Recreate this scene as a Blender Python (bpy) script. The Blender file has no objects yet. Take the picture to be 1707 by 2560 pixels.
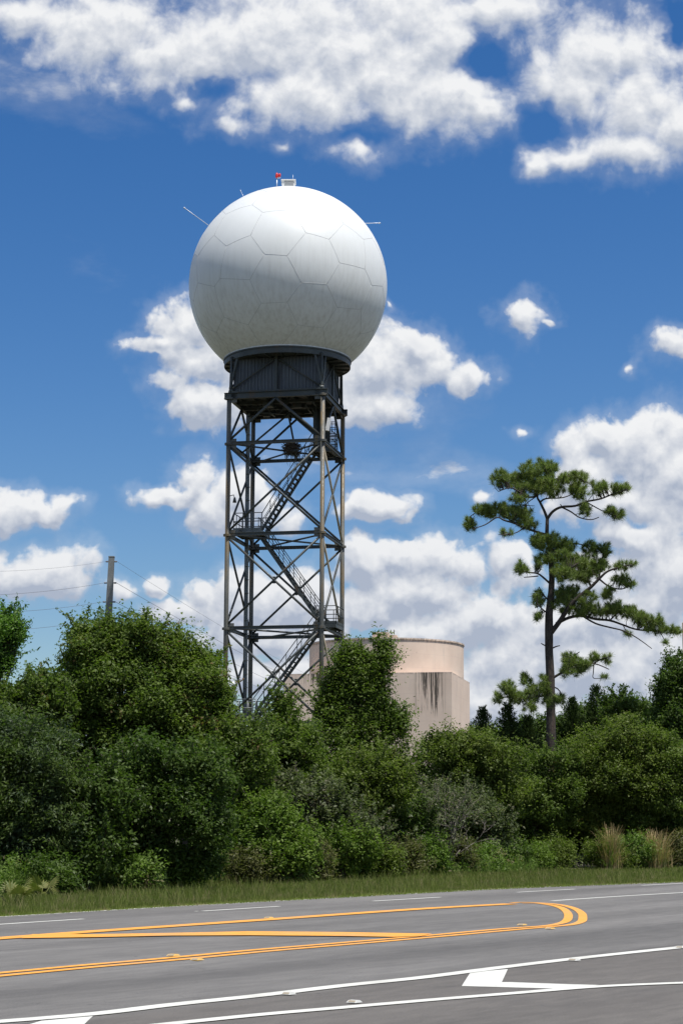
import bpy, bmesh, math, random
import numpy as np
from mathutils import Vector, Matrix

# ------------------------------------------------------------------ camera, world, sun, exposure
SC = bpy.context.scene
COL = SC.collection
PW, PH = 1707.0, 2560.0            # size of the photograph
FPX = 4600.0                       # focal length in photograph pixels
HORIZON = 2060.0
CAMZ = 1.8
pitch = math.atan((HORIZON - PH / 2) / FPX)
roll = math.radians(0.2)
cF = Vector((0, math.cos(pitch), math.sin(pitch)))
_R = Vector((1, 0, 0)); _U = _R.cross(cF)
cR = _R * math.cos(roll) + _U * math.sin(roll)
cU = cR.cross(cF)
CAM = Vector((0, 0, CAMZ))
cd = bpy.data.cameras.new('camera'); co = bpy.data.objects.new('camera', cd); COL.objects.link(co)
M = Matrix((cR, cU, -cF)).transposed().to_4x4(); M.translation = CAM
co.matrix_world = M
cd.sensor_fit = 'VERTICAL'; cd.sensor_height = 24.0; cd.lens = 24.0 * FPX / PH
cd.clip_start = 0.1; cd.clip_end = 8000
SC.camera = co
SC.view_settings.view_transform = 'Standard'
SC.view_settings.look = 'None'
SC.view_settings.gamma = 1.0
SC.view_settings.exposure = 0.22

def ray(x, y):
    return cF + cR * ((x - PW / 2) / FPX) + cU * ((PH / 2 - y) / FPX)
def at(x, y, Y):                   # world point at depth Y for a photograph pixel
    d = ray(x, y); return CAM + d * (Y / d.y)
def gnd(x, y, z=0.0):
    d = ray(x, y); return CAM + d * ((z - CAMZ) / d.z)
DS = 1707 / 1568.0                 # measurements taken on a 1568 px wide copy
def dat(x, y, Y): return at(x * DS, y * DS, Y)

SUN = Vector((0.25, -0.235, 0.938)).normalized()
SUN_EL = math.asin(SUN.z)
SUN_AZ = math.atan2(SUN.x, SUN.y)  # clockwise from +Y
sd = bpy.data.lights.new('sun', 'SUN'); sd.energy = 4.9; sd.angle = math.radians(0.53); sd.color = (1.0, 0.96, 0.90)
so = bpy.data.objects.new('sun', sd); COL.objects.link(so)
so.rotation_euler = (-SUN).to_track_quat('-Z', 'Y').to_euler()

class NT:
    """small helper for writing node trees"""
    def __init__(s, tree): s.t = tree; s.n = tree.nodes; s.l = tree.links
    def add(s, kind, **kw):
        nd = s.n.new(kind)
        for k, v in kw.items(): setattr(nd, k, v)
        return nd
    def put(s, sock, v):
        if isinstance(v, bpy.types.NodeSocket): s.l.new(v, sock)
        elif v is not None: sock.default_value = v
    def math(s, op, a, b=None, c=None, clamp=False):
        nd = s.add('ShaderNodeMath', operation=op, use_clamp=clamp)
        s.put(nd.inputs[0], a); s.put(nd.inputs[1], b) if b is not None else None
        if c is not None: s.put(nd.inputs[2], c)
        return nd.outputs[0]
    def vmath(s, op, a, b=None, c=None):
        nd = s.add('ShaderNodeVectorMath', operation=op)
        s.put(nd.inputs[0], a)
        if b is not None: s.put(nd.inputs[3 if op == 'SCALE' else 1], b)
        if c is not None: s.put(nd.inputs[2], c)
        return nd.outputs['Value'] if op in ('LENGTH', 'DOT_PRODUCT', 'DISTANCE') else nd.outputs[0]
    def noise(s, vec, scale, detail=4, rough=0.5, dist=0.0, dims='3D', out='Fac', lac=2.0):
        nd = s.add('ShaderNodeTexNoise', noise_dimensions=dims)
        if vec is not None: s.put(nd.inputs['Vector'], vec)
        nd.inputs['Scale'].default_value = scale; nd.inputs['Detail'].default_value = detail
        nd.inputs['Roughness'].default_value = rough; nd.inputs['Distortion'].default_value = dist
        nd.inputs['Lacunarity'].default_value = lac
        return nd.outputs[out]
    def mix(s, f, a, b, mode='MIX'):
        nd = s.add('ShaderNodeMix', data_type='RGBA', blend_type=mode)
        s.put(nd.inputs[0], f); s.put(nd.inputs[6], a); s.put(nd.inputs[7], b)
        return nd.outputs[2]
    def ramp(s, f, lo, hi, a=0.0, b=1.0, smooth=True):
        nd = s.add('ShaderNodeMapRange', interpolation_type='SMOOTHSTEP' if smooth else 'LINEAR')
        s.put(nd.inputs[0], f); s.put(nd.inputs[1], lo); s.put(nd.inputs[2], hi); s.put(nd.inputs[3], a); s.put(nd.inputs[4], b)
        return nd.outputs[0]
    def sep(s, v):
        nd = s.add('ShaderNodeSeparateXYZ'); s.put(nd.inputs[0], v); return nd.outputs
    def comb(s, x, y, z):
        nd = s.add('ShaderNodeCombineXYZ'); s.put(nd.inputs[0], x); s.put(nd.inputs[1], y); s.put(nd.inputs[2], z); return nd.outputs[0]

# ---- clouds as soft ellipses of direction (u = x/y, v = z/y), measured on the photograph
CLOUDS = [  # cx cy rx ry weight(+ = thinner)
 # high bank
 (60,35,100,60,.0),(230,80,200,115,0),(420,130,230,100,0),(640,70,260,130,0),(600,100,320,110,0),(1010,110,200,110,0),(780,120,260,120,0),(560,230,70,30,.35),(430,235,60,30,.4),(700,220,190,90,0),
 (860,190,220,120,0),(1010,220,170,100,0),(640,345,60,30,.6),(830,335,60,50,.2),(540,280,60,35,.15),(940,40,230,120,0),(1090,255,110,55,0),(1150,25,150,50,.05),
 (1400,120,200,110,0),(1470,230,130,110,0),(1330,190,140,90,0),(1440,345,130,60,.0),(1235,375,50,36,.1),(1310,370,80,36,.1),(1560,290,70,90,0),
 # behind the radome
 (450,750,95,75,0),(370,795,80,28,.0),(500,830,120,60,.0),(400,885,60,36,.15),(455,935,70,52,.0),(520,930,50,60,0),
 (860,850,120,100,0),(960,800,75,48,0),(840,935,110,52,0),(1070,868,48,34,.05),(990,850,60,40,.05),(890,690,16,26,.4),
 (1195,735,48,44,.0),(1270,740,34,12,.35),(1540,795,54,36,0),(1455,840,26,26,.5),(1200,1010,30,22,.35),
 (455,1100,48,60,0),(400,1140,80,26,.0),(500,1180,80,52,0),(560,1140,80,60,.0),(660,1200,60,50,.25),(850,1160,75,36,0),(925,1190,34,30,.25),
 (70,1175,95,36,0),(0,1180,70,50,0),(145,1152,36,22,.0),(100,1320,110,52,0),(150,1290,58,42,0),(0,1320,60,50,0),
 (275,1355,36,32,.15),(352,1356,34,20,.15),(420,1400,85,26,0),(480,1375,60,44,0),(560,1385,90,70,0),(680,1390,110,70,0),(640,1470,200,50,.0),
 (850,1290,75,58,0),(960,1285,120,58,0),(1160,1280,50,50,0),(1060,1300,60,50,0),(960,1365,150,58,0),(850,1400,90,60,0),(1110,1425,110,50,0),
 (1330,1040,60,50,0),(1400,1010,70,50,0),(1480,1040,120,85,0),(1540,1100,120,140,0),(1340,1100,80,60,.05),(1420,1160,150,60,.0),(1460,1230,90,40,0),(1105,1145,36,24,.25),
 (1540,1330,160,120,0),(1390,1330,110,70,.0),(1270,1445,150,56,0),(1390,1420,120,60,0),(1180,1330,60,60,.1),(960,1470,160,60,.0),(1330,1530,330,90,.0),(960,1560,220,70,.05),(640,1560,240,50,.1),(1080,1620,500,60,.1),(180,1640,300,50,.3),
]
HOLES = [(1115,135,62,58,1.3),(1240,275,55,45,.9),(1550,60,34,60,1.2),(840,300,70,36,.6),(470,205,60,30,.6),(1235,1235,40,50,.9),(850,1460,50,18,.8),(1180,1205,40,30,.8),(900,1235,30,14,.6),(1440,1190,70,20,.5)]
w = bpy.data.worlds.new("World"); SC.world = w; w.use_nodes = True
wt = w.node_tree; wt.nodes.clear(); N = NT(wt)

def cloud_group(det, amp, vamp):
    g = bpy.data.node_groups.new('cloud_field', 'ShaderNodeTree')
    g.interface.new_socket('P', in_out='INPUT', socket_type='NodeSocketVector')
    g.interface.new_socket('F', in_out='OUTPUT', socket_type='NodeSocketFloat')
    G = NT(g); gi = G.add('NodeGroupInput'); go = G.add('NodeGroupOutput')
    p = gi.outputs[0]
    w1 = G.noise(p, 38, 3, 0.55, dims='2D', out='Color')
    w1 = G.vmath('SUBTRACT', w1, (0.5, 0.5, 0.5))
    pw = G.vmath('MULTIPLY_ADD', w1, (0.021, 0.017, 0), p)
    acc = None
    for (cx, cy, rx, ry, wgt) in CLOUDS:
        d = ray(cx * DS, cy * DS); u, v = d.x / d.y, d.z / d.y
        k = 1.0 / 4225.0 * 1.25
        if max(rx, ry) < 62 and cy > 380 and wgt < .5: k *= 1.45; wgt = wgt + 0.27
        a, b = 1 / (rx * k), 1 / (ry * k)
        q = G.vmath('MULTIPLY_ADD', pw, (a, b, 0), (-u * a, -v * b, 0))
        L = G.vmath('LENGTH', q)
        if wgt: L = G.math('ADD', L, wgt)
        acc = L if acc is None else G.math('SMOOTH_MIN', acc, L, 0.22)
    f = G.math('SUBTRACT', 1.0, acc)
    for (cx, cy, rx, ry, k_) in HOLES:
        d = ray(cx * DS, cy * DS); u, v = d.x / d.y, d.z / d.y; a, b = 4225.0 / rx, 4225.0 / ry
        L = G.vmath('LENGTH', G.vmath('MULTIPLY_ADD', pw, (a, b, 0), (-u * a, -v * b, 0)))
        f = G.math('SUBTRACT', f, G.ramp(L, 0.0, 1.5, k_, 0.0))
    # puffs: billowing noise on several scales
    n1 = G.noise(p, 42, det, 0.58, dims='2D', dist=0.2)
    n1 = G.math('SUBTRACT', n1, 0.5)
    vo = G.add('ShaderNodeTexVoronoi', voronoi_dimensions='2D', feature='SMOOTH_F1')
    w2 = G.noise(p, 160, 3, 0.5, dims='2D', out='Color')
    w2 = G.vmath('SUBTRACT', w2, (0.5, 0.5, 0.5))
    G.put(vo.inputs['Vector'], G.vmath('MULTIPLY_ADD', w2, (0.006, 0.006, 0), p)); vo.inputs['Scale'].default_value = 75; vo.inputs['Detail'].default_value = 2; vo.inputs['Smoothness'].default_value = 0.6
    vv = G.math('MULTIPLY_ADD', vo.outputs['Distance'], -vamp, vamp*0.5)
    f = G.math('MULTIPLY_ADD', n1, amp, f)
    f = G.math('ADD', f, vv)
    G.put(go.inputs[0], f)
    return g

tc = N.add('ShaderNodeTexCoord')
dirv = N.vmath('NORMALIZE', tc.outputs['Generated'])
X, Yc, Z = N.sep(dirv)
ys = N.math('MAXIMUM', Yc, 0.02)
u = N.math('DIVIDE', X, ys); v = N.math('DIVIDE', Z, ys)
P = N.comb(u, v, 0.0)
cg = cloud_group(8, 0.98, 0.26); cg2 = cloud_group(6, 0.95, 0.36)
def field(p, gr=None):
    nd = N.add('ShaderNodeGroup'); nd.node_tree = gr or cg; N.put(nd.inputs[0], p); return nd.outputs[0]
F0 = field(P)
FA = field(N.vmath('ADD', P, (-0.0008, -0.0035, 0)), cg2); F1 = field(N.vmath('ADD', P, (0.0020, 0.0085, 0)), cg2)
# the rest of the dome, outside the part the photograph covers
ng = N.noise(N.vmath('MULTIPLY', dirv, (1, 1, 2.2)), 3.2, 8, 0.58)
outside = N.math('MAXIMUM', N.ramp(N.math('ABSOLUTE', u), 0.20, 0.26), N.ramp(v, 0.50, 0.62))
outside = N.math('MULTIPLY', outside, N.ramp(Z, 0.0, 0.1))
FG = N.math('MULTIPLY_ADD', N.math('SUBTRACT', ng, 0.52), 7.0, N.math('MULTIPLY_ADD', outside, 1.0, -1.0))
F0 = N.math('MAXIMUM', F0, FG)
hi_ = N.ramp(v, 0.30, 0.37)
cover = N.ramp(F0, N.math('MULTIPLY_ADD', hi_, -0.10, -0.08), N.math('MULTIPLY_ADD', hi_, 0.34, 0.30))
veil = N.math('MULTIPLY', N.ramp(F0, -0.5, 0.15), 0.16)
cover = N.math('MAXIMUM', cover, veil)
dif = N.math('SUBTRACT', FA, F1)            # > 0 where the cloud thins towards the sun: the lit rim
lit = N.ramp(dif, -0.50, 0.48, smooth=False)
thick = N.ramp(F0, 0.45, 1.15)
lit = N.math('SUBTRACT', lit, N.math('MULTIPLY', thick, 0.20))
lit = N.math('ADD', lit, N.math('MULTIPLY', hi_, 0.16), clamp=True)
lit = N.math('SUBTRACT', lit, N.ramp(v, 0.20, 0.11, 0.0, 0.12), clamp=True)
cloudc = N.mix(lit, (0.44, 0.50, 0.62, 1), (0.95, 0.96, 0.975, 1))
sky = N.add('ShaderNodeTexSky', sky_type='NISHITA'); sky.sun_disc = False
sky.sun_elevation = SUN_EL; sky.sun_rotation = SUN_AZ
sky.air_density = 1.0; sky.dust_density = 0.6; sky.ozone_density = 3.0
SKY_K = 0.085
# phone-camera blue: slightly more saturated clear sky
hs = N.add('ShaderNodeHueSaturation'); N.put(hs.inputs['Color'], sky.outputs[0]); hs.inputs['Saturation'].default_value = 1.36; hs.inputs['Value'].default_value = 1.08; hs.inputs['Hue'].default_value = 0.508
skc = hs.outputs[0]
CL_K = 1.0 / SKY_K
cl = N.vmath('SCALE', cloudc, CL_K * 0.80)
bgc = N.mix(cover, skc, cl)
bg = N.add('ShaderNodeBackground'); N.put(bg.inputs[0], bgc); bg.inputs[1].default_value = SKY_K
wo = N.add('ShaderNodeOutputWorld'); N.l.new(bg.outputs[0], wo.inputs[0])
w.cycles.sampling_method = 'MANUAL'; w.cycles.sample_map_resolution = 1024
SC.cycles.use_denoising = True
SC.cycles.max_bounces = 6; SC.cycles.transparent_max_bounces = 8
SC.cycles.diffuse_bounces = 3

# ------------------------------------------------------------------ helpers
random.seed(7)
def link(o, parent=None):
    COL.objects.link(o)
    if parent is not None: o.parent = parent
    return o
def tag(o, label=None, cat=None, group=None, kind=None):
    if label: o['label'] = label
    if cat: o['category'] = cat
    if group: o['group'] = group
    if kind: o['kind'] = kind
    return o
def empty(name, loc, rz=0.0):
    o = bpy.data.objects.new(name, None); o.location = loc; o.rotation_euler = (0, 0, rz); o.empty_display_size = 0.3
    return link(o)

class MB:
    """collects simple solids and links them as one mesh object"""
    def __init__(s): s.v = []; s.f = []; s.m = []; s.sm = []
    def raw(s, vs, fs, mi=0, smooth=False):
        b = len(s.v); s.v += [tuple(p) for p in vs]
        for f in fs: s.f.append([i + b for i in f]); s.m.append(mi); s.sm.append(smooth)
    def box(s, c, size, R=None, mi=0):
        hx, hy, hz = size[0] / 2, size[1] / 2, size[2] / 2
        vs = []
        for dx, dy, dz in ((-1,-1,-1),(1,-1,-1),(1,1,-1),(-1,1,-1),(-1,-1,1),(1,-1,1),(1,1,1),(-1,1,1)):
            p = Vector((dx * hx, dy * hy, dz * hz))
            if R is not None: p = R @ p
            vs.append(Vector(c) + p)
        s.raw(vs, [(0,3,2,1),(4,5,6,7),(0,1,5,4),(1,2,6,5),(2,3,7,6),(3,0,4,7)], mi)
    def beam(s, a, b, wd, ht, mi=0, up=Vector((0,0,1))):
        a = Vector(a); b = Vector(b); d = b - a; L = d.length; d.normalize()
        sx = d.cross(up)
        if sx.length < 1e-4: sx = Vector((1, 0, 0))
        sx.normalize(); sz = sx.cross(d)
        s.box((a + b) / 2, (L, wd, ht), Matrix((d, -sx, sz)).transposed() if False else Matrix((d, sx, sz)).transposed(), mi)
    def hbeam(s, a, b, wd, ht, mi=0, tk=0.025, up=Vector((0,0,1))):   # I-section
        a = Vector(a); b = Vector(b); d = (b - a).normalized(); sx = d.cross(up)
        if sx.length < 1e-4: sx = Vector((1, 0, 0))
        sx.normalize(); sz = sx.cross(d)
        s.beam(a + sz * (ht/2), b + sz * (ht/2), wd, tk, mi, up); s.beam(a - sz * (ht/2), b - sz * (ht/2), wd, tk, mi, up)
        s.beam(a, b, tk, ht - tk, mi, up)
    def tube(s, pts, rad, seg=10, mi=0, cap=True, smooth=True):
        pts = [Vector(p) for p in pts]; n = len(pts)
        rad = [rad] * n if not isinstance(rad, (list, tuple)) else rad
        vs = []; fs = []; ref = None
        for i, p in enumerate(pts):
            d = (pts[min(i + 1, n - 1)] - pts[max(i - 1, 0)]).normalized()
            if ref is None:
                ref = d.cross(Vector((0, 0, 1)))
                if ref.length < 1e-3: ref = Vector((1, 0, 0))
            ref = (ref - d * ref.dot(d)).normalized(); q = d.cross(ref)
            for k in range(seg):
                a = 2 * math.pi * k / seg
                vs.append(p + (ref * math.cos(a) + q * math.sin(a)) * rad[i])
        for i in range(n - 1):
            for k in range(seg):
                k2 = (k + 1) % seg
                fs.append((i*seg+k, i*seg+k2, (i+1)*seg+k2, (i+1)*seg+k))
        s.raw(vs, fs, mi, smooth)
        if cap:
            b = len(s.v) - len(vs)
            s.f.append([b + k for k in range(seg)][::-1]); s.m.append(mi); s.sm.append(False)
            s.f.append([b + (n-1)*seg + k for k in range(seg)]); s.m.append(mi); s.sm.append(False)
    def prism(s, poly, z0, z1, mi=0):
        n = len(poly); vs = [(p[0], p[1], z0) for p in poly] + [(p[0], p[1], z1) for p in poly]
        fs = [tuple(range(n))[::-1], tuple(range(n, 2*n))] + [(i, (i+1)%n, n+(i+1)%n, n+i) for i in range(n)]
        s.raw(vs, fs, mi)
    def build(s, name, mats, parent=None):
        me = bpy.data.meshes.new(name); me.from_pydata(s.v, [], s.f); 
        if not isinstance(mats, (list, tuple)): mats = [mats]
        for m in mats: me.materials.append(m)
        me.polygons.foreach_set('material_index', s.m); me.polygons.foreach_set('use_smooth', s.sm)
        me.update(); o = bpy.data.objects.new(name, me)
        return link(o, parent)

def mat(name, base=(0.5,0.5,0.5), rough=0.6, metal=0.0, spec=0.5):
    m = bpy.data.materials.new(name); m.use_nodes = True
    T = NT(m.node_tree); p = T.n['Principled BSDF']
    p.inputs['Base Color'].default_value = (*base, 1); p.inputs['Roughness'].default_value = rough
    p.inputs['Metallic'].default_value = metal; p.inputs['Specular IOR Level'].default_value = spec
    return m, T, p
def weathered(name, a, b, rust=None, scale=1.2, rough=0.55, metal=0.0, rustamt=0.55, bump=0.0):
    m, T, p = mat(name, a, rough, metal)
    tc = T.add('ShaderNodeTexCoord'); o = tc.outputs['Object']
    n = T.noise(o, scale, 6, 0.62)
    c = T.mix(T.ramp(n, 0.35, 0.65), (*a, 1), (*b, 1))
    if rust:
        n2 = T.noise(T.vmath('MULTIPLY', o, (2.2, 2.2, 0.35)), scale * 1.3, 5, 0.65)
        c = T.mix(T.ramp(n2, rustamt, rustamt + 0.12), c, (*rust, 1))
    fine = T.noise(o, scale * 14, 3, 0.6)
    c = T.mix(0.25, c, T.mix(fine, (0.55,0.55,0.55,1), (1.3,1.3,1.3,1)), 'MULTIPLY')
    T.put(p.inputs['Base Color'], c)
    T.put(p.inputs['Roughness'], T.ramp(fine, 0.3, 0.7, rough - 0.1, rough + 0.12))
    if bump:
        bn = T.add('ShaderNodeBump'); T.put(bn.inputs['Height'], fine); bn.inputs['Strength'].default_value = bump
        T.put(p.inputs['Normal'], bn.outputs[0])
    return m

steel_dark = weathered('painted_steel', (0.034,0.041,0.040), (0.055,0.064,0.060), (0.065,0.047,0.028), 0.9, 0.5)
steel_leg = weathered('leg_steel', (0.075,0.080,0.076), (0.13,0.128,0.108), (0.15,0.110,0.055), 0.55, 0.55, rustamt=0.50)
steel_sunlit = weathered('sunlit_steel', (0.40,0.34,0.24), (0.55,0.48,0.36), (0.20,0.13,0.07), 1.6, 0.6, rustamt=0.6)  # tan stands for sunlight on the right-hand braces, put into the steel's colour
galv = weathered('galvanised_steel', (0.12,0.135,0.135), (0.19,0.20,0.195), (0.09,0.085,0.07), 1.6, 0.45, 0.3)
cladding = weathered('corrugated_cladding', (0.052,0.062,0.075), (0.075,0.088,0.10), (0.04,0.045,0.05), 0.7, 0.5)

# ------------------------------------------------------------------ ground and road
RDIR = Vector((math.cos(math.radians(55.2)), math.sin(math.radians(55.2)), 0))
RNRM = Vector((-RDIR.y, RDIR.x, 0))           # away from the camera
def rp(s, n, z=0.0): p = RDIR * s + RNRM * n; return Vector((p.x, p.y, z))

m_ground, T, p = mat('soil_and_turf', rough=0.95, spec=0.15)
tc = T.add('ShaderNodeTexCoord'); o = tc.outputs['Object']
n = T.noise(o, 0.6, 8, 0.65); n2 = T.noise(o, 9, 5, 0.6)
c = T.mix(T.ramp(n, 0.3, 0.7), (0.062,0.062,0.034,1), (0.088,0.082,0.050,1))
c = T.mix(T.ramp(n2, 0.52, 0.72), c, (0.13,0.115,0.08,1)); T.put(p.inputs['Base Color'], c)
g = MB(); g.raw([(-3000,-600,0),(3000,-600,0),(3000,5000,0),(-3000,5000,0)], [(0,1,2,3)])
tag(g.build('ground', m_ground), kind='structure')

m_road, T, p = mat('asphalt', rough=0.85, spec=0.3)
tc = T.add('ShaderNodeTexCoord'); o = tc.outputs['Object']
nn = T.vmath('DOT_PRODUCT', o, tuple(RNRM)); ss = T.vmath('DOT_PRODUCT', o, tuple(RDIR))
rc = T.comb(ss, nn, 0.0)
big = T.noise(T.vmath('MULTIPLY', rc, (0.06, 0.55, 1)), 1.0, 5, 0.6)
med = T.noise(T.vmath('MULTIPLY', rc, (1.2, 5.0, 1)), 1.0, 6, 0.65)
fine = T.noise(rc, 40, 4, 0.75); grit = T.noise(rc, 130, 2, 0.7)
c = T.mix(T.ramp(big, 0.3, 0.7), (0.112,0.108,0.102,1), (0.168,0.162,0.153,1))
near = T.ramp(nn, 11.6, 12.4, 1.0, 0.0)
c = T.mix(T.math('MULTIPLY', near, 0.8), c, (0.108,0.099,0.089,1))
def streak(cn, wd, amt):
    d = T.math('ABSOLUTE', T.math('SUBTRACT', T.math('ADD', nn, T.math('MULTIPLY', T.math('SUBTRACT', med, 0.5), 0.5)), cn))
    return T.math('MULTIPLY', T.ramp(d, 0.0, wd, 1.0, 0.0), amt)
st = streak(14.35, 0.95, 0.36)
st = T.math('ADD', st, streak(24.3, 0.8, 0.18)); st = T.math('ADD', st, streak(20.2, 1.2, 0.05)); st = T.math('ADD', st, streak(9.0, 0.9, 0.14))
st = T.math('MULTIPLY', st, T.ramp(big, 0.15, 0.6, 0.6, 1.1))
c = T.mix(st, c, (0.055,0.053,0.052,1))
c = T.mix(0.45, c, T.mix(T.ramp(med, 0.3, 0.7), (0.70,0.70,0.70,1), (1.25,1.24,1.22,1)), 'MULTIPLY')
c = T.mix(0.6, c, T.mix(T.ramp(fine, 0.25, 0.75), (0.66,0.66,0.66,1), (1.36,1.36,1.35,1)), 'MULTIPLY')
c = T.mix(0.7, c, T.mix(T.ramp(grit, 0.25, 0.75), (0.68,0.68,0.68,1), (1.32,1.32,1.31,1)), 'MULTIPLY')
vc = T.add('ShaderNodeTexVoronoi', feature='DISTANCE_TO_EDGE', voronoi_dimensions='2D'); wv = T.vmath('MULTIPLY_ADD', T.noise(rc, 1.3, 4, 0.7, out='Color'), (1.6,1.6,0), rc); T.put(vc.inputs['Vector'], wv); vc.inputs['Scale'].default_value = 0.22
crk = T.math('MULTIPLY', T.ramp(vc.outputs['Distance'], 0.0, 0.006, 1.0, 0.0), T.ramp(T.noise(rc, 0.25, 3, 0.6), 0.50, 0.60))
c = T.mix(T.math('MULTIPLY', crk, 0.55), c, (0.045,0.043,0.042,1))
jd = T.math('ABSOLUTE', T.math('SUBTRACT', T.math('ADD', nn, T.math('MULTIPLY', med, 0.05)), 12.15))
c = T.mix(T.math('MULTIPLY', T.ramp(jd, 0.01, 0.035, 1.0, 0.0), 0.5), c, (0.05,0.048,0.046,1))
c = T.mix(T.ramp(T.noise(rc, 5.5, 2, 0.5), 0.73, 0.76), c, (0.07,0.068,0.066,1))
T.put(p.inputs['Base Color'], c)
bn = T.add('ShaderNodeBump'); T.put(bn.inputs['Height'], grit); bn.inputs['Strength'].default_value = 0.35; bn.inputs['Distance'].default_value = 0.01; T.put(p.inputs['Normal'], bn.outputs[0])
# far edge follows the photographed line (slight curve)
edge_px = [(0,2293.8),(430,2268.3),(860,2245),(1277,2222.5),(1707,2206)]
edge = [gnd(*q) for q in edge_px]
d0 = (edge[0] - edge[1]).normalized(); d1 = (edge[-1] - edge[-2]).normalized()
edge = [edge[0] + d0 * 160, edge[0] + d0 * 30] + edge + [edge[-1] + d1 * 30, edge[-1] + d1 * 260]
def smooth_line(pts, k=8):
    out = []
    for i in range(len(pts) - 1):
        p0 = pts[max(i-1,0)]; p1 = pts[i]; p2 = pts[i+1]; p3 = pts[min(i+2, len(pts)-1)]
        for j in range(k):
            t = j / k
            out.append(0.5*((2*p1)+(p2-p0)*t+(2*p0-5*p1+4*p2-p3)*t*t+(3*p1-p0-3*p2+p3)*t**3))
    out.append(pts[-1]); return out
edge_s = edge[:2] + smooth_line(edge[1:-1])[1:] + [edge[-1]]
rd = MB()
outer = [q + RNRM * 0.42 for q in edge_s]
inner = [q + RNRM * (-34.0) for q in edge_s]
k = len(outer); 
rd.raw([(q.x, q.y, 0.012) for q in outer] + [(q.x, q.y, 0.012) for q in inner], [(i, k+i, k+i+1, i+1) for i in range(k-1)])
road = tag(rd.build('road', m_road), kind='structure')

m_sand, T, p = mat('sandy_shoulder', rough=0.95, spec=0.1)
o = T.add('ShaderNodeTexCoord').outputs['Object']
T.put(p.inputs['Base Color'], T.mix(T.ramp(T.noise(o, 2.5, 6, 0.7), 0.35, 0.65), (0.20,0.175,0.13,1), (0.085,0.088,0.045,1)))
sh_ = MB(); rs_ = random.Random(4); es = []
for a_, b_ in zip(edge_s[1:-2], edge_s[2:-1]):
    n_ = max(1, int((b_-a_).length/0.35)); es += [a_.lerp(b_, i_/n_) for i_ in range(n_)]
kk_ = len(es)
sh_.raw([(q.x, q.y, 0.0162) for q in [e + RNRM*(0.30+rs_.uniform(-.12,.10)) for e in es]] + [(q.x, q.y, 0.0162) for q in [e + RNRM*0.75 for e in es]], [(i_, i_+1, kk_+i_+1, kk_+i_) for i_ in range(kk_-1)])
tag(sh_.build('road_shoulder', m_sand), kind='structure')

def paint(name, col, wear):
    m, T, p = mat(name, col, 0.6, 0, 0.35)
    tc = T.add('ShaderNodeTexCoord'); o = tc.outputs['Object']
    n = T.noise(o, 3, 6, 0.7); f = T.noise(o, 30, 4, 0.75)
    c = T.mix(T.ramp(n, 0.3, 0.75), (*col, 1), (*[x * 0.84 for x in col], 1))
    c = T.mix(T.ramp(T.noise(o, 0.8, 5, 0.7), 0.42, 0.75, 0.0, 0.35), c, (0.30,0.27,0.22,1))
    c = T.mix(T.ramp(T.noise(o, 11, 5, 0.75), 0.58, 0.70, 0.0, 0.45), c, (0.20,0.19,0.175,1))
    c = T.mix(T.ramp(f, wear-0.03, wear + 0.05), c, (0.16,0.155,0.15,1))
    T.put(p.inputs['Base Color'], c); return m
m_white = paint('white_road_paint', (0.66,0.66,0.60), 0.66)
m_yel = paint('yellow_road_paint', (0.80,0.355,0.055), 0.70)
mk = MB()
def strip(pts, wd, mi, z=0.017, closed=False):
    pts = [Vector((p.x, p.y, 0)) for p in pts]; n = len(pts); L = []; Rr = []
    for i, p in enumerate(pts):
        d = (pts[min(i+1,n-1)] - pts[max(i-1,0)]).normalized(); q = Vector((-d.y, d.x, 0)) * wd / 2
        L.append(p + q); Rr.append(p - q)
    mk.raw([(a.x,a.y,z) for a in L] + [(a.x,a.y,z) for a in Rr], [(i, n+i, n+i+1, i+1) for i in range(n-1)], mi)
def line_px(px, wd, mi, z=0.017, ext0=0, ext1=0, off=0.0, sm=True, noff=0):
    pts = [gnd(*q) for q in px]
    if off:
        o2 = []; on = noff if noff else len(pts)
        for i, p in enumerate(pts):
            d = (pts[min(i+1,len(pts)-1)] - pts[max(i-1,0)]).normalized(); o2.append(p + Vector((-d.y, d.x, 0)) * (off if i < on else 0.0))
        pts = o2
    if sm and len(pts) > 2: pts = smooth_line(pts, 6)
    if ext0: pts = [pts[0] - (pts[1]-pts[0]).normalized() * ext0] + pts
    if ext1: pts = pts + [pts[-1] + (pts[-1]-pts[-2]).normalized() * ext1]
    strip(pts, wd, mi, z)
zz = lambda x, y, k: ((0, 430, 860, 1277)[k-1] + x * 0.27423, 2160 + y * 0.27423)
strip(edge_s, 0.15, 0)
line_px([zz(0,558,1), zz(765,508,1)], 0.13, 0, ext0=3)
line_px([zz(280,436,2), zz(980,392,2)], 0.13, 0)
line_px([zz(210,437,2), zz(240,438,2)], 0.10, 0)
line_px([zz(265,344,3), zz(878,308,3)], 0.13, 0)
line_px([zz(50,263,4), zz(583,234,4)], 0.13, 0)
line_px([zz(1190,200,4), zz(1568,180,4)], 0.13, 0, ext1=4)
line_px([zz(370,342,4), zz(900,305,4), zz(1568,265,4)], 0.15, 0, ext1=80)
# white lines of the near turn lane
line_px([zz(0,1455,1), zz(850,1385,1), zz(0,1300,2), zz(800,1215,2), zz(0,1123,3), zz(700,1050,3), zz(0,945,4), zz(760,855,4), zz(1568,768,4)], 0.24, 0, z=0.021, ext0=25, ext1=70)
line_px([zz(90,1465,2), zz(800,1392,2), zz(0,1325,3), zz(800,1255,3), zz(0,1196,4), zz(800,1132,4), zz(1568,1098,4)], 0.20, 0, z=0.021, ext0=25, ext1=25)
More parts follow.
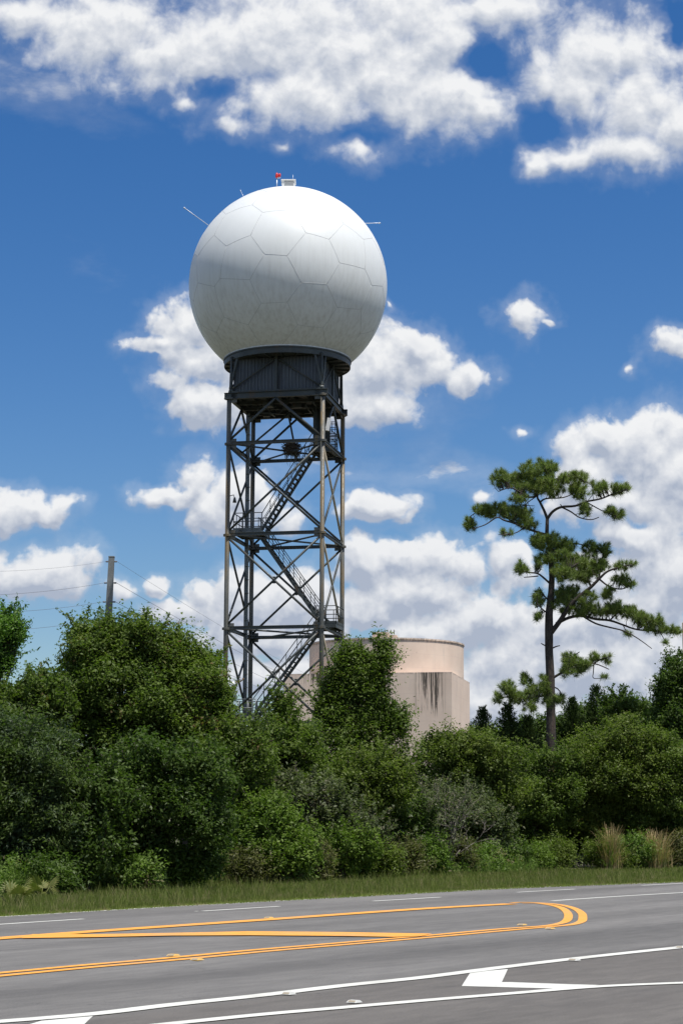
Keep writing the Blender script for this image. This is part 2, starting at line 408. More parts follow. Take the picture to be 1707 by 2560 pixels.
# yellow: double line, nose arcs, chevron stripe
dblp = [zz(0,1021,1), zz(800,945,1), zz(0,878,2), zz(800,802,2), zz(0,737,3), zz(800,668,3), zz(0,603,4)]
line_px(dblp + [zz(400,578,4), zz(560,560,4), zz(640,532,4), zz(652,495,4), zz(642,458,4), zz(585,418,4), zz(480,386,4), zz(330,366,4), zz(120,356,4), zz(0,362,4)], 0.17, 1, z=0.021, ext0=40, off=-0.155, noff=len(dblp))
up = [zz(0,372,4), zz(800,412,3), zz(0,467,3), zz(800,522,2), zz(0,577,2), zz(800,630,1), zz(0,690,1)]
line_px(dblp + [zz(300,574,4), zz(440,552,4), zz(500,528,4), zz(522,490,4), zz(512,452,4), zz(470,415,4), zz(395,388,4), zz(250,366,4), zz(100,364,4)], 0.17, 1, z=0.021, ext0=40, off=0.155, noff=len(dblp))
line_px(up, 0.42, 1, z=0.025, ext1=25)
def poly(px, mi, z):
    pts = [gnd(*q) for q in px]; mk.raw([(p.x,p.y,z) for p in pts], [tuple(range(len(pts)))], mi)
poly([zz(300,655,1), zz(900,655,1), zz(1568,643,1), zz(700,628,2), zz(0,636,3), zz(800,650,3), zz(700,672,3), zz(450,680,3), zz(0,672,3), zz(700,665,2), zz(0,668,2), zz(900,682,1), zz(200,692,1)], 1, 0.029)
poly([zz(1150,1000,3), zz(1490,970,3), zz(1435,1090,3), zz(0,1090,4), zz(500,1108,4), zz(800,1116,4), zz(500,1152,4), zz(0,1138,4), zz(1070,1126,3)], 0, 0.0165)
poly([zz(380,1445,1), zz(850,1402,1), zz(650,1590,1), zz(-200,1620,1)], 0, 0.0165)
tag(mk.build('road_markings', [m_white, m_yel]), kind='structure')

# raised reflective markers
m_rw = mat('marker_white', (0.55,0.55,0.51), 0.4)[0]; m_ra = mat('marker_amber', (0.62,0.40,0.12), 0.4)[0]
m_lens = mat('marker_lens', (0.35,0.30,0.22), 0.15)[0]
RM = [(zz(885,503,2),1,'amber road marker on the far yellow line of the median'),
      (zz(15,850,2),1,'amber road marker on the far side of the double yellow line'),
      (zz(230,890,2),1,'amber road marker just below the double yellow line, lower left'),
      (zz(100,568,4),1,'amber road marker inside the yellow median nose'),
      (zz(355,602,4),1,'amber road marker below the yellow median nose'),
      (zz(1062,1206,2),0,'white road marker below the upper white turn lane line, left of centre'),
      (zz(93,1281,3),0,'white road marker above the lowest white line'),
      (zz(572,893,4),0,'white road marker beside the white line, right of the white chevron'),
      (zz(1545,776,4),0,'white road marker on the white line at the right edge of the frame')]
for i, (q, kd, lab) in enumerate(RM):
    g0 = gnd(*q); r = empty('road_marker', (g0.x, g0.y, 0.022), math.radians(55))
    tag(r, lab, 'road marker', 'raised road markers along the painted lines')
    b = MB(); s_ = 0.06 if g0.y < 24 else 0.07
    vs = [(-s_,-s_,0),(s_,-s_,0),(s_,s_,0),(-s_,s_,0),(-s_*.45,-s_*.85,.022),(s_*.45,-s_*.85,.022),(s_*.45,s_*.85,.022),(-s_*.45,s_*.85,.022)]
    b.raw(vs, [(0,3,2,1),(4,5,6,7),(0,1,5,4),(1,2,6,5),(2,3,7,6),(3,0,4,7)]); b.build('body', m_ra if kd else m_rw, r)
    for sg in (-1, 1):
        l = MB(); x0, x1 = sg*s_*.93, sg*s_*.53
        l.raw([(x0,-s_*.7,.006),(x0,s_*.7,.006),(x1,s_*.65,.022),(x1,-s_*.65,.022)], [(0,1,2,3) if sg > 0 else (0,3,2,1)]); l.build('lens', m_lens, r)

# ------------------------------------------------------------------ radar tower
TA = math.radians(-11.9)
TX, TY = -3.25, 106.78
tower = empty('radar_tower', (TX, TY, 0), TA)
tag(tower, 'tall steel lattice radar tower carrying a huge white panelled radome ball', 'radar tower')
H = 2.79
LV = [0.0, 2.0, 7.4, 12.8, 18.2, 23.55, 26.25]
CN = [(-H,-H),(H,-H),(H,H),(-H,H)]
m_conc = weathered('concrete', (0.36,0.35,0.32), (0.46,0.45,0.41), (0.2,0.19,0.17), 1.5, 0.85)
for i, (x, y) in enumerate(CN):
    l = MB(); l.tube([(x,y,0.5),(x,y,26.3)], 0.135, 14)
    for z in LV[1:]:
        l.tube([(x,y,z-0.10),(x,y,z-0.045)], 0.235, 14, smooth=False); l.tube([(x,y,z-0.035),(x,y,z+0.02)], 0.235, 14, smooth=False)
        for sx, sy in ((-1 if x > 0 else 1, 0), (0, -1 if y > 0 else 1)):
            l.box((x + sx*0.30, y + sy*0.30, z), (0.34 if sx else 0.03, 0.34 if sy else 0.03, 0.55))
    lg = l.build('leg', steel_leg, tower)
    ft = MB(); ft.prism([(x-.6,y-.6),(x+.6,y-.6),(x+.6,y+.6),(x-.6,y+.6)], -0.2, 0.5); ft.build('footing', m_conc, lg)
sides = [(0,1),(1,2),(2,3),(3,0)]
def pt(i, z, inset=0.0): return Vector((CN[i][0]*(1-inset), CN[i][1]*(1-inset), z))
for bi in range(1, 6):
    z0 = LV[bi]; z1 = LV[bi+1]
    for si, (a, b) in enumerate(sides):
        bm_ = MB(); bm_.hbeam(pt(a,z0), pt(b,z0), 0.14, 0.17); bm_.build('horizontal_beam', steel_dark, tower)
        if bi < 5:
            pale = (si == 1)
            d = MB(); d.tube([pt(a,z0+0.15), pt(b,z1-0.15)], 0.068, 8); d.build('diagonal_brace', steel_dark, tower)
            d = MB(); A_ = pt(b,z0+0.15); B_ = pt(a,z1-0.15); mid = (A_+B_)/2
            off = Vector((0,0,0))
            d.tube([A_, mid+off, B_], 0.068, 8); o_ = d.build('diagonal_brace', steel_dark, tower)
            gp = MB(); dn = (pt(b,z0)-pt(a,z0)).normalized(); gp.beam(mid - Vector((0,0,.2)), mid + Vector((0,0,.2)), 0.16 , 0.03, 0, dn.cross(Vector((0,0,1)))) ; gp.build('gusset_plate', steel_dark, tower)
            if pale and bi in (1,2,3,4):
                o_.data.materials.clear(); o_.data.materials.append(steel_sunlit); o_['label'] = 'diagonal brace coloured as sunlit tan steel'
        else:
            m_ = (pt(a,z1)+pt(b,z1))/2
            for q in (a, b):
                d = MB(); d.tube([pt(q,z0+0.15), m_ - Vector((0,0,0.1))], 0.075, 8); d.build('knee_brace', steel_dark, tower)
    if bi > 1:
        for a, b in ((0,2),(1,3)):
            d = MB(); zo = 0.0 if a == 0 else -0.13
            d.tube([pt(a,z0+zo), pt(b,z0+zo)], 0.055, 8); d.build('plan_brace', steel_dark, tower)
# interior bracing under the platform (seen crossing below the deck)
for a, b, z0 in ((Vector((-H,0,23.5)), Vector((0.2,0.3,26.0)),0),(Vector((H,0.2,23.5)), Vector((0.0,0.3,26.0)),0),(Vector((0,H,23.5)), Vector((0,0.2,26.0)),0)):
    d = MB(); d.tube([a, b], 0.06, 8); d.build('knee_brace', steel_dark, tower)

# platform deck with joists
zp = 26.25
for a, b in sides:
    bm_ = MB(); ext = (pt(b,zp)-pt(a,zp)).normalized()*0.32
    bm_.hbeam(pt(a,zp+0.12)-ext*(0.9 if a in (0,2) else 0), pt(b,zp+0.12)+ext*(0.9 if a in (0,2) else 0), 0.22, 0.34, tk=0.03); bm_.build('platform_beam', steel_dark, tower)
dk = MB(); dk.box((0,0,zp+0.36), (2*H+0.1, 2*H+0.1, 0.07))
dk.build('deck', steel_dark, tower)
jo = MB()
for k in range(7):
    x = -2.4 + k*0.8; jo.hbeam((x,-H+0.13,zp+0.2), (x,H-0.13,zp+0.2), 0.1, 0.2)
for y in (-1.3, 0.2, 1.6): jo.hbeam((-H+0.13,y,zp+0.0), (H-0.13,y,zp+0.0), 0.12, 0.17)
jo.build('deck_joists', steel_dark, tower)
pi = MB(); R_ = random.Random(3)
for k in range(13):
    x = R_.uniform(-2.1,2.1); y = R_.uniform(-2.0,2.0); z = zp - R_.uniform(0.15,0.35); L = R_.uniform(0.5,1.6)
    if k % 2: pi.tube([(x,y,zp+0.2),(x,y,z),(x+L*R_.choice((-1,1)),y,z),(x+L*0.4,y+0.3,zp+0.1)], 0.035, 6)
    else: pi.tube([(x,y,zp+0.1),(x,y-0.1,z),(x,y+L,z-0.05),(x,y+L,zp+0.2)], 0.045, 6)
for k in range(4):
    pi.box((R_.uniform(-1.9,1.9), R_.uniform(-1.5,1.9), zp-0.15), (R_.uniform(.25,.6), R_.uniform(.25,.6), 0.28))
pi.build('underdeck_pipes', steel_dark, tower)
jb = MB(); jb.tube([(-1.55,-0.9,zp-0.5),(-0.3,-0.9,zp-0.62),(-0.05,-0.9,zp-0.45),(-0.35,-0.9,zp-0.3)], 0.03, 6); jb.tube([(-1.55,-0.9,zp-0.5),(-1.55,-0.9,zp+0.1)],0.03,6); jb.build('hanging_rail', steel_dark, tower)

# equipment room: corrugated walls
RH = 2.56; zr0, zr1 = zp+0.42, 28.62
rm = MB()
def corrugated(a, b, z0, z1, out, pitch_=0.2, dep=0.05):
    a = Vector(a); b = Vector(b); L = (b-a).length; d = (b-a)/L; o_ = Vector(out); prof = []
    n = int(L/pitch_)
    for i in range(n):
        t0 = i*L/n; q = L/n
        prof += [(t0,0),(t0+q*.42,0),(t0+q*.5,dep),(t0+q*.92,dep)]
    prof.append((L,0)); vs = []; m = len(prof)
    for t, h in prof: p_ = a + d*t + o_*h; vs.append((p_.x,p_.y,z0))
    for t, h in prof: p_ = a + d*t + o_*h; vs.append((p_.x,p_.y,z1))
    rm.raw(vs, [(i,i+1,m+i+1,m+i) for i in range(m-1)])
corrugated((-RH,-RH,0),(RH,-RH,0),zr0,zr1,(0,-1,0)); corrugated((RH,-RH,0),(RH,RH,0),zr0,zr1,(1,0,0))
corrugated((RH,RH,0),(-RH,RH,0),zr0,zr1,(0,1,0)); corrugated((-RH,RH,0),(-RH,-RH,0),zr0,zr1,(-1,0,0))
rm.build('equipment_room', cladding, tower)
zc = 28.98; RRAD = 3.74
for i, (x, y) in enumerate(CN):
    b = MB(); k_ = 0.965; b.tube([(x*k_,y*k_,zp+0.3),(x*k_,y*k_,28.75)], 0.085, 10); b.tube([(x*k_,y*k_,zp+0.32),(x*k_,y*k_,zp+0.52)],0.16,10); b.build('corner_post', steel_dark, tower)
for si, (a, b) in enumerate(sides):
    A_ = pt(a,0,0.012); B_ = pt(b,0,0.012); mm = (A_+B_)/2
    q = MB(); q.beam(Vector((mm.x,mm.y,zp+0.3)), Vector((mm.x,mm.y,28.75)), 0.14, 0.14); q.build('mid_post', steel_dark, tower)
    for E_ in (A_, B_):
        q = MB(); q.tube([Vector((E_.x,E_.y,zp+0.45)), Vector((mm.x,mm.y,28.55))], 0.05, 8); q.build('wall_brace', steel_dark, tower)
    # outriggers holding the ring
    for E_ in (A_, B_):
        dd = Vector((E_.x*0.82+mm.x*0.18, E_.y*0.82+mm.y*0.18, 0)).normalized()*(RRAD-0.08)
        q = MB(); q.beam(Vector((E_.x*1.0,E_.y*1.0,zp+0.55)), Vector((dd.x,dd.y,28.62)), 0.09, 0.13); q.build('ring_outrigger', steel_dark, tower)
# support ring (annular deck, rim and drip flange)
rg = MB(); SEG = 96
def ring_profile(mb, prof, seg=SEG, mi=0, smooth=False):
    n = len(prof); vs = []
    for k in range(seg):
        a = 2*math.pi*k/seg
        for r, z in prof: vs.append((r*math.cos(a), r*math.sin(a), z))
    fs = []
    for k in range(seg):
        k2 = (k+1) % seg
        for i in range(n):
            j = (i+1) % n; fs.append((k*n+i, k2*n+i, k2*n+j, k*n+j))
    mb.raw(vs, fs, mi, smooth)
ring_profile(rg, [(2.2,28.66),(RRAD-0.02,28.66),(RRAD-0.02,28.60),(RRAD+0.02,28.60),(RRAD+0.02,28.92),(RRAD+0.07,28.92),(RRAD+0.07,29.0),(2.2,29.0)])
for k in range(24):
    a = 2*math.pi*(k+.5)/24; rg.box((math.cos(a)*(RRAD-0.62), math.sin(a)*(RRAD-0.62), 28.61), (1.15,0.07,0.09), Matrix.Rotation(a,3,'Z'))
rg.build('support_ring', steel_dark, tower)

# radome: sphere with seams between Goldberg panels
m_rad, T, p = mat('radome_shell', (0.80,0.81,0.80), 0.42, 0, 0.4)
tc = T.add('ShaderNodeTexCoord'); o = tc.outputs['Object']
n1 = T.noise(o, 0.35, 4, 0.5); n2 = T.noise(T.vmath('MULTIPLY', o, (5,5,0.45)), 1.0, 5, 0.6)
c = T.mix(T.ramp(n1,0.3,0.7), (0.71,0.73,0.72,1), (0.67,0.69,0.675,1))
zr = T.sep(o)[2]
dirt_shade = T.math('MULTIPLY', T.ramp(n2,0.35,0.85), T.ramp(zr, 2.5, -4.6, 0.04, 0.55))  # dirt streaks, strengthened downwards so the colour also carries the underside's shade
c = T.mix(dirt_shade, c, (0.36,0.35,0.31,1)); T.put(p.inputs['Base Color'], c)
m_seam = mat('radome_seam', (0.44,0.45,0.45), 0.7)[0]
SR = 5.94; SZ = 33.65
rs = MB(); nu, nv = 128, 80; zcut = -math.sqrt(SR**2 - 3.70**2)
th1 = math.acos(zcut/SR); vs = [(0,0,SR)]; fs = []
for j in range(1, nv+1):
    th = th1*j/nv
    for i in range(nu):
        a = 2*math.pi*i/nu; vs.append((SR*math.sin(th)*math.cos(a), SR*math.sin(th)*math.sin(a), SR*math.cos(th)))
for i in range(nu): fs.append((0, 1+i, 1+(i+1)%nu))
for j in range(nv-1):
    for i in range(nu):
        i2 = (i+1)%nu; fs.append((1+j*nu+i, 1+(j+1)*nu+i, 1+(j+1)*nu+i2, 1+j*nu+i2))
rs.raw(vs, fs, 0, True)
# dual of a class (2,1) geodesic polyhedron
bm = bmesh.new(); bmesh.ops.create_icosphere(bm, subdivisions=1, radius=1.0)
icoV = [v_.co.copy() for v_ in bm.verts]; icoF = [[v_.index for v_ in f.verts] for f in bm.faces]
bm.free()
P72 = [v_.normalized() for v_ in icoV]
for f in icoF:
    A_, B_, C_ = (icoV[i] for i in f)
    for (x, y, z) in ((4,2,1),(1,4,2),(2,1,4)): P72.append(((A_*x+B_*y+C_*z)/7).normalized())
RR = random.Random(11)
P72 = [(q + Vector((RR.uniform(-1,1),RR.uniform(-1,1),RR.uniform(-1,1)))*0.045).normalized() for q in P72]
Rt = Matrix.Rotation(math.radians(25),3,'X') @ Matrix.Rotation(math.radians(40),3,'Z')
P72 = [Rt @ q for q in P72]
bm = bmesh.new(); bv = [bm.verts.new(q) for q in P72]; bmesh.ops.convex_hull(bm, input=bv)
for e in bm.edges:
    if len(e.link_faces) == 2:
        cs = []
        for f in e.link_faces:
            a_, b_, c_ = [v_.co for v_ in f.verts]
            q = (b_-a_).cross(c_-a_).normalized(); q = q if q.dot(a_) > 0 else -q
            cs.append(q)
        if cs[0].z*SR < zcut+0.05 and cs[1].z*SR < zcut+0.05: continue
        K = 8; pts = [(cs[0].lerp(cs[1], i/K)).normalized() for i in range(K+1)]
        pts = [q for q in pts if q.z*SR > zcut + 0.02]
        if len(pts) > 1: rs.tube([q*(SR-0.006) for q in pts], 0.014, 5, 1, True)
bm.free()
radome = rs.build('radome', [m_rad, m_seam], tower); radome.location = (0,0,SZ)
fl = MB(); ring_profile(fl, [(3.69,-4.68),(3.78,-4.68),(3.78,-4.55),(3.74,-4.55),(3.66,-4.60)]); fl.build('base_flange', m_rad, radome)
m_hatch = mat('hatch_white', (0.76,0.76,0.74), 0.5)[0]; m_grey = mat('louvre_grey', (0.32,0.33,0.33), 0.6)[0]
hb = MB(); Rz = Matrix.Rotation(math.radians(12),3,'Z')
hb.box((0.0,-0.1,SR+0.22), (0.78,0.8,0.68), Rz); hb.box((0,-0.1,SR+0.58), (0.88,0.9,0.06), Rz)
hb.build('roof_hatch', m_hatch, radome)
lv = MB()
for k in range(4): lv.box(Rz @ Vector((0.02,-0.408-0.1,0)) + Vector((0,0,SR+0.24+k*0.08)), (0.55,0.03,0.035), Rz)
lv.build('louvre', m_grey, radome)
m_rod = mat('lightning_rod_aluminium', (0.55,0.60,0.66), 0.4, 0.3)[0]
def local(px, py, Y):        # photo pixel at depth Y -> radome local coordinates
    q = at(px, py, Y) - Vector((TX, TY, SZ)); return Matrix.Rotation(-TA,3,'Z') @ q
rods = [((440+235/2.8, 400+462/2.8),(440+66/2.8, 400+340/2.8), TY, TY-1.2, 0.022),
        ((440+1320/2.8, 400+443/2.8),(440+1418/2.8, 400+441/2.8), TY-0.2, TY-0.8, 0.022),
        ((440+470/2.8, 400+250/2.8),(440+456/2.8, 400+222/2.8), TY+0.8, TY+0.8, 0.014)]
for (a, b, ya, yb, r) in rods:
    q = MB(); A_ = local(*a, ya); B_ = local(*b, yb); A_ = A_ - (B_-A_).normalized()*0.5
    q.tube([A_, B_], r, 6); q.tube([B_, B_+(B_-A_).normalized()*0.12], r*2.0, 6); q.build('lightning_rod', m_rod, radome)
q = MB(); q.tube([(0.22,0.1,SR+0.55),(0.22,0.1,SR+1.1)], 0.012, 5); q.build('lightning_rod', m_rod, radome)
ob = MB(); ob.tube([(-0.72,-0.15,SR-0.1),(-0.72,-0.15,SR+0.32+0.55)], 0.03, 8); ob.build('lamp_post', m_rod, radome)
m_red, T, p = mat('obstruction_red', (0.55,0.03,0.02), 0.3); p.inputs['Emission Color'].default_value = (1,0.03,0.01,1); p.inputs['Emission Strength'].default_value = 0.05
ol = MB(); ol.tube([(-0.72,-0.15,SR+0.32+0.55),(-0.72,-0.15,SR+0.32+0.6),(-0.72,-0.15,SR+0.32+0.68),(-0.72,-0.15,SR+0.32+0.8),(-0.72,-0.15,SR+0.32+0.88)], [0.05,0.09,0.10,0.08,0.04], 12); 
ol.tube([(-0.55,-0.15,SR+0.32+0.60),(-0.55,-0.15,SR+0.32+0.64),(-0.55,-0.15,SR+0.32+0.78),(-0.55,-0.15,SR+0.32+0.84)], [0.03,0.07,0.07,0.03], 12)
ol.build('obstruction_light', m_red, radome)
q = MB(); q.beam((-0.76,-0.15,SR+0.32+0.56),(-0.5,-0.15,SR+0.32+0.56),0.07,0.05); q.build('lamp_bracket', m_rod, radome)

# stairs: zig-zag in the middle plane of the tower
def flight(x0, z0, x1, z1, y):
    fl_ = empty('stair_flight', (0,0,0)); fl_.parent = tower
    wdt = 0.52; A_ = Vector((x0,y,z0)); B_ = Vector((x1,y,z1))
    for sg in (-1, 1):
        s_ = MB(); of = Vector((0,sg*wdt,0)); s_.beam(A_+of, B_+of, 0.05, 0.17); s_.build('stringer', steel_dark, fl_)
        hr = MB()
        for h, r in ((1.0,0.026),(0.55,0.018)): hr.tube([A_+of+Vector((0,0,h)), B_+of+Vector((0,0,h))], r, 6)
        n = 6
        for k in range(n+1):
            q = A_.lerp(B_, k/n)+of; hr.tube([q, q+Vector((0,0,1.0))], 0.022, 6)
        hr.build('handrail', steel_dark, fl_)
    tr = MB(); n = int(abs(z1-z0)/0.25)
    for k in range(1, n):
        q = A_.lerp(B_, k/n); tr.box(q, (0.17, 2*wdt-0.05, 0.03))
    tr.build('treads', steel_dark, fl_)
def landing(x0, x1, y0, y1, z, m=None, rails=('f','b','l','r')):
    m = m or steel_dark
    la = empty('landing', (0,0,0)); la.parent = tower
    d = MB(); d.box(((x0+x1)/2,(y0+y1)/2,z), (x1-x0,y1-y0,0.06))
    for yy in (y0,y1): d.beam((x0,yy,z-0.1),(x1,yy,z-0.1),0.05,0.22)
    for xx in (x0+.03,x1-.03): d.beam((xx,y0,z-0.1),(xx,y1,z-0.1),0.05,0.22)
    for k in range(4): xx = x0+(x1-x0)*(k+.5)/4; d.beam((xx,y0,z-0.1),(xx,y1,z-0.1),0.03,0.12)
    d.build('landing_deck', m, la)
    r = MB(); seg = {'f':((x0,y0),(x1,y0)),'b':((x0,y1),(x1,y1)),'l':((x0,y0),(x0,y1)),'r':((x1,y0),(x1,y1))}
    for s_ in rails:
        (ax,ay),(bx,by) = seg[s_]
        for h in (1.05,0.55): r.tube([(ax,ay,z+h),(bx,by,z+h)], 0.028, 6)
        r.beam((ax,ay,z+0.1),(bx,by,z+0.1),0.02,0.14)
        n = max(2, int(math.hypot(bx-ax,by-ay)/0.7)+1)
        for k in range(n+1):
            t = k/n; x = ax+(bx-ax)*t; y = ay+(by-ay)*t; r.tube([(x,y,z),(x,y,z+1.05)], 0.026, 6)
    r.build('railing', m, la)
YS = 0.0
landing(1.55, 2.75, -0.2, 1.5, 23.60, rails=('r','b'))
flight(-1.35, 18.75, 1.75, 23.6, YS)
landing(-2.85, -1.15, -1.25, 0.7, 18.65, galv, rails=('f','b','l'))
flight(2.25, 13.2, -1.55, 18.55, YS+0.05)
landing(2.0, 3.2, -0.8, 1.3, 13.15, rails=('f','b','r'))
flight(-1.75, 7.9, 2.15, 13.1, YS)
landing(-2.9, -1.4, -1.2, 0.9, 7.8, galv, rails=('f','b','l'))
flight(2.0, 2.6, -1.6, 7.7, YS+0.05)
landing(1.9, 3.0, -0.8, 0.9, 2.5); flight(-1.2, 0.1, 1.9, 2.45, YS)
# ladder shaft to the platform hatch, cage rails
sh = MB(); sh.box((1.55,0.9,24.95), (0.12,0.9,2.6)); sh.box((1.95,1.3,24.95), (0.8,0.1,2.6)); sh.build('ladder_shaft', steel_dark, tower)
ca = MB()
for k in range(5):
    z = 23.9+k*0.35; pts = [Vector((2.62+0.28*math.cos(a), 0.7+0.3*math.sin(a), z)) for a in np.linspace(-2.2,2.2,9)]; ca.tube(pts, 0.022, 5, cap=False)
for a in (-2.0,-0.8,0.8,2.0): ca.tube([(2.62+0.28*math.cos(a),0.7+0.3*math.sin(a),23.7),(2.62+0.28*math.cos(a),0.7+0.3*math.sin(a),25.4)],0.02,5)
ca.build('ladder_cage', steel_dark, tower)
# waveguide riser on the left side face
ri = MB(); xr, yr = -2.66, 1.15
ri.beam((xr,yr,7.0),(xr,yr,26.2),0.20,0.12,up=Vector((0,1,0)))
for k in range(24): z = 7.3+k*0.8; ri.box((xr,yr,z),(0.2,0.34,0.05))
for yy in (-0.05,0.06): ri.tube([(xr-0.1,yr+yy,6.5),(xr-0.1,yr+yy,26.2)],0.035,6)
ri.tube([(xr,yr,7.1),(xr+0.05,yr-0.1,6.3),(xr+0.3,yr-0.3,5.2)],0.08,8); ri.build('cable_riser', galv, tower)
# small flood light and camera on the left leg
q = MB(); q.tube([(-H+0.1,-H,20.45),(-H+0.36,-H-0.05,20.5),(-H+0.42,-H-0.05,20.3)],0.025,6); q.tube([(-H+0.42,-H-0.05,20.35),(-H+0.42,-H-0.05,20.05)],[0.05,0.12],10); q.build('flood_light', steel_dark, tower)
q = MB(); q.tube([(-H+0.1,-H,9.6),(-H+0.42,-H,9.6)],0.025,6); q.tube([(-H+0.45,-H,9.75),(-H+0.45,-H,9.62),(-H+0.45,-H,9.5),(-H+0.45,-H,9.42)],[0.06,0.12,0.12,0.04],12); q.build('dome_camera', mat('camera_white',(0.75,0.76,0.77),0.3)[0], tower)
# white junction box under the platform by the front right leg
q = MB(); q.box((H+0.22,-H+0.5,24.55),(0.18,0.2,0.75),Matrix.Rotation(0.15,3,'Y')); q.build('junction_box', m_hatch, tower)

# osprey nest resting on the upper beams
m_stick, T, p = mat('dry_sticks', (0.075,0.06,0.045), 0.9)
m_moss = mat('hanging_moss', (0.12,0.12,0.09), 0.95)[0]
nc = Matrix.Rotation(TA,3,'Z') @ Vector((0.35,-0.1,0)) + Vector((TX,TY,0))
nest = empty('bird_nest', (nc.x, nc.y, 23.62)); tag(nest, 'dark bulky stick nest resting on the crossing beams of the tower', 'bird nest')
RN = random.Random(5); q = MB()
for k in range(420):
    a = RN.uniform(0,2*math.pi); hz = RN.uniform(-0.28,0.34); r = RN.uniform(0.1,0.50)*(1-0.25*abs(hz)); dr = a + math.pi/2 + RN.uniform(-0.7,0.7); L = RN.uniform(0.12,0.36)
    c_ = Vector((r*math.cos(a), r*math.sin(a), hz)); d_ = Vector((math.cos(dr), math.sin(dr), RN.uniform(-0.35,0.35)))*L
    q.tube([c_-d_, c_+d_], RN.uniform(0.010,0.022), 4)
q.build('sticks', m_stick, nest)
q = MB()
for k in range(46):
    a = RN.uniform(0,2*math.pi); r = RN.uniform(0.2,0.5); L = RN.uniform(0.25,1.0) if k % 6 == 0 else RN.uniform(0.2,0.45); x, y = r*math.cos(a), r*math.sin(a)
    q.tube([(x,y,-0.15),(x+RN.uniform(-.05,.05),y,-0.2-L*.5),(x+RN.uniform(-.1,.1),y,-0.2-L)], [0.016,0.014,0.005], 4)
q.build('trailing_strands', m_moss, nest)

# ------------------------------------------------------------------ round concrete building
BY = 150.0
b0 = dat(650, 1700, BY); b1 = dat(1035, 1700, BY)
yaw = math.radians(-11.2)
bex = Vector((math.cos(yaw), math.sin(yaw), 0)); bey = Vector((-math.sin(yaw), math.cos(yaw), 0))
BW = (b1.x - b0.x)/math.cos(yaw)*1.0
corner = Vector((b1.x, BY-1.5, 0)); BD = 11.4
cen = corner - bex*(BW/2) + bey*(BD/2)
bld = empty('round_building', (cen.x, cen.y, 0), yaw)
tag(bld, 'pale pink concrete building with a round drum on a stained block base', 'building')
zt = dat(1035,1543,BY-1.5).z; zd = dat(870,1462,BY-2).z
m_bld, T, p = mat('pink_concrete', rough=0.85, spec=0.2)
tc = T.add('ShaderNodeTexCoord'); o = tc.outputs['Object']; ox, oy, oz = T.sep(o)
n1 = T.noise(o, 0.5, 6, 0.6); n2 = T.noise(T.vmath('MULTIPLY', o, (2.2,2.2,0.28)), 1.0, 6, 0.65)
c = T.mix(T.ramp(n1,0.3,0.7), (0.67,0.53,0.43,1), (0.74,0.60,0.49,1))
c = T.mix(T.math('MULTIPLY',T.ramp(n2,0.5,0.8),0.35), c, (0.42,0.36,0.32,1))
# formwork lines every 1.1 m
fr = T.math('ABSOLUTE', T.math('SUBTRACT', T.math('FRACT', T.math('MULTIPLY', oz, 0.9)), 0.5))
c = T.mix(T.math('MULTIPLY', T.ramp(fr, 0.47, 0.5), 0.16), c, (0.40,0.34,0.30,1))
# mould runs below the ledge
sx0 = BW/2 - (1035-985)/385*BW
mx = T.ramp(T.math('ABSOLUTE', T.math('SUBTRACT', ox, sx0)), 0.5, 1.5, 1.0, 0.0)
run = T.noise(T.vmath('MULTIPLY', o, (8.5,0.2,0.20)), 1.0, 4, 0.7)
dz = T.math('SUBTRACT', zt, oz)
run2 = T.noise(T.vmath('MULTIPLY', o, (7,0.5,3)), 1.0, 5, 0.75)
rr = T.math('MULTIPLY', T.math('MULTIPLY', T.ramp(T.math('SUBTRACT', run, T.math('MULTIPLY', dz, 0.030)), 0.44, 0.50), mx), T.ramp(dz, 3.9, 2.6))
rr = T.math('MULTIPLY', rr, T.ramp(run2, 0.30, 0.42))
rr = T.math('MULTIPLY', rr, T.ramp(dz, -0.02, 0.03))
sx1 = -BW/2 + (735-650)/385*BW
mx1 = T.ramp(T.math('ABSOLUTE', T.math('SUBTRACT', ox, sx1)), 0.5, 2.0, 1.0, 0.0)
rr1 = T.math('MULTIPLY', T.math('MULTIPLY', T.ramp(T.math('SUBTRACT', run, T.math('MULTIPLY', dz, 0.10)), 0.43, 0.5), mx1), T.ramp(dz, 1.3, 0.6))
rr1 = T.math('MULTIPLY', rr1, T.ramp(dz, -0.02, 0.03))
rr = T.math('MAXIMUM', rr, rr1)
c = T.mix(T.math('MULTIPLY', rr, 0.95), c, (0.07,0.06,0.05,1))
edge_m = T.math('MULTIPLY', T.ramp(T.math('ABSOLUTE', T.math('SUBTRACT', dz, 0.05)), 0.0, 0.16, 1.0, 0.0), T.ramp(run2, 0.4, 0.6))
c = T.mix(T.math('MULTIPLY', edge_m, 0.5), c, (0.16,0.14,0.13,1))
dz2 = T.math('SUBTRACT', zd, oz)
edge_d = T.math('MULTIPLY', T.ramp(dz2, 0.28, 0.05), T.ramp(run2, 0.42, 0.6))
c = T.mix(T.math('MULTIPLY', edge_d, 0.6), c, (0.17,0.15,0.14,1))
sp = T.ramp(T.noise(o, 2.6, 3, 0.6), 0.70, 0.76)
c = T.mix(T.math('MULTIPLY', sp, 0.5), c, (0.25,0.2,0.18,1))
T.put(p.inputs['Base Color'], c)
bn = T.add('ShaderNodeBump'); T.put(bn.inputs['Height'], n2); bn.inputs['Strength'].default_value = 0.3; T.put(p.inputs['Normal'], bn.outputs[0])
q = MB(); q.box((0,0,(zt)/2), (BW,BD,zt)); q.build('block_base', m_bld, bld)
dr_r = 185/385*BW*0.985
dc = dat(875,1500,BY+4); dl = Matrix.Rotation(-yaw,3,'Z') @ (Vector((dc.x,dc.y,0)) - Vector((cen.x,cen.y,0)))
dl.y = -BD/2 + dr_r + 0.35
drm = MB()
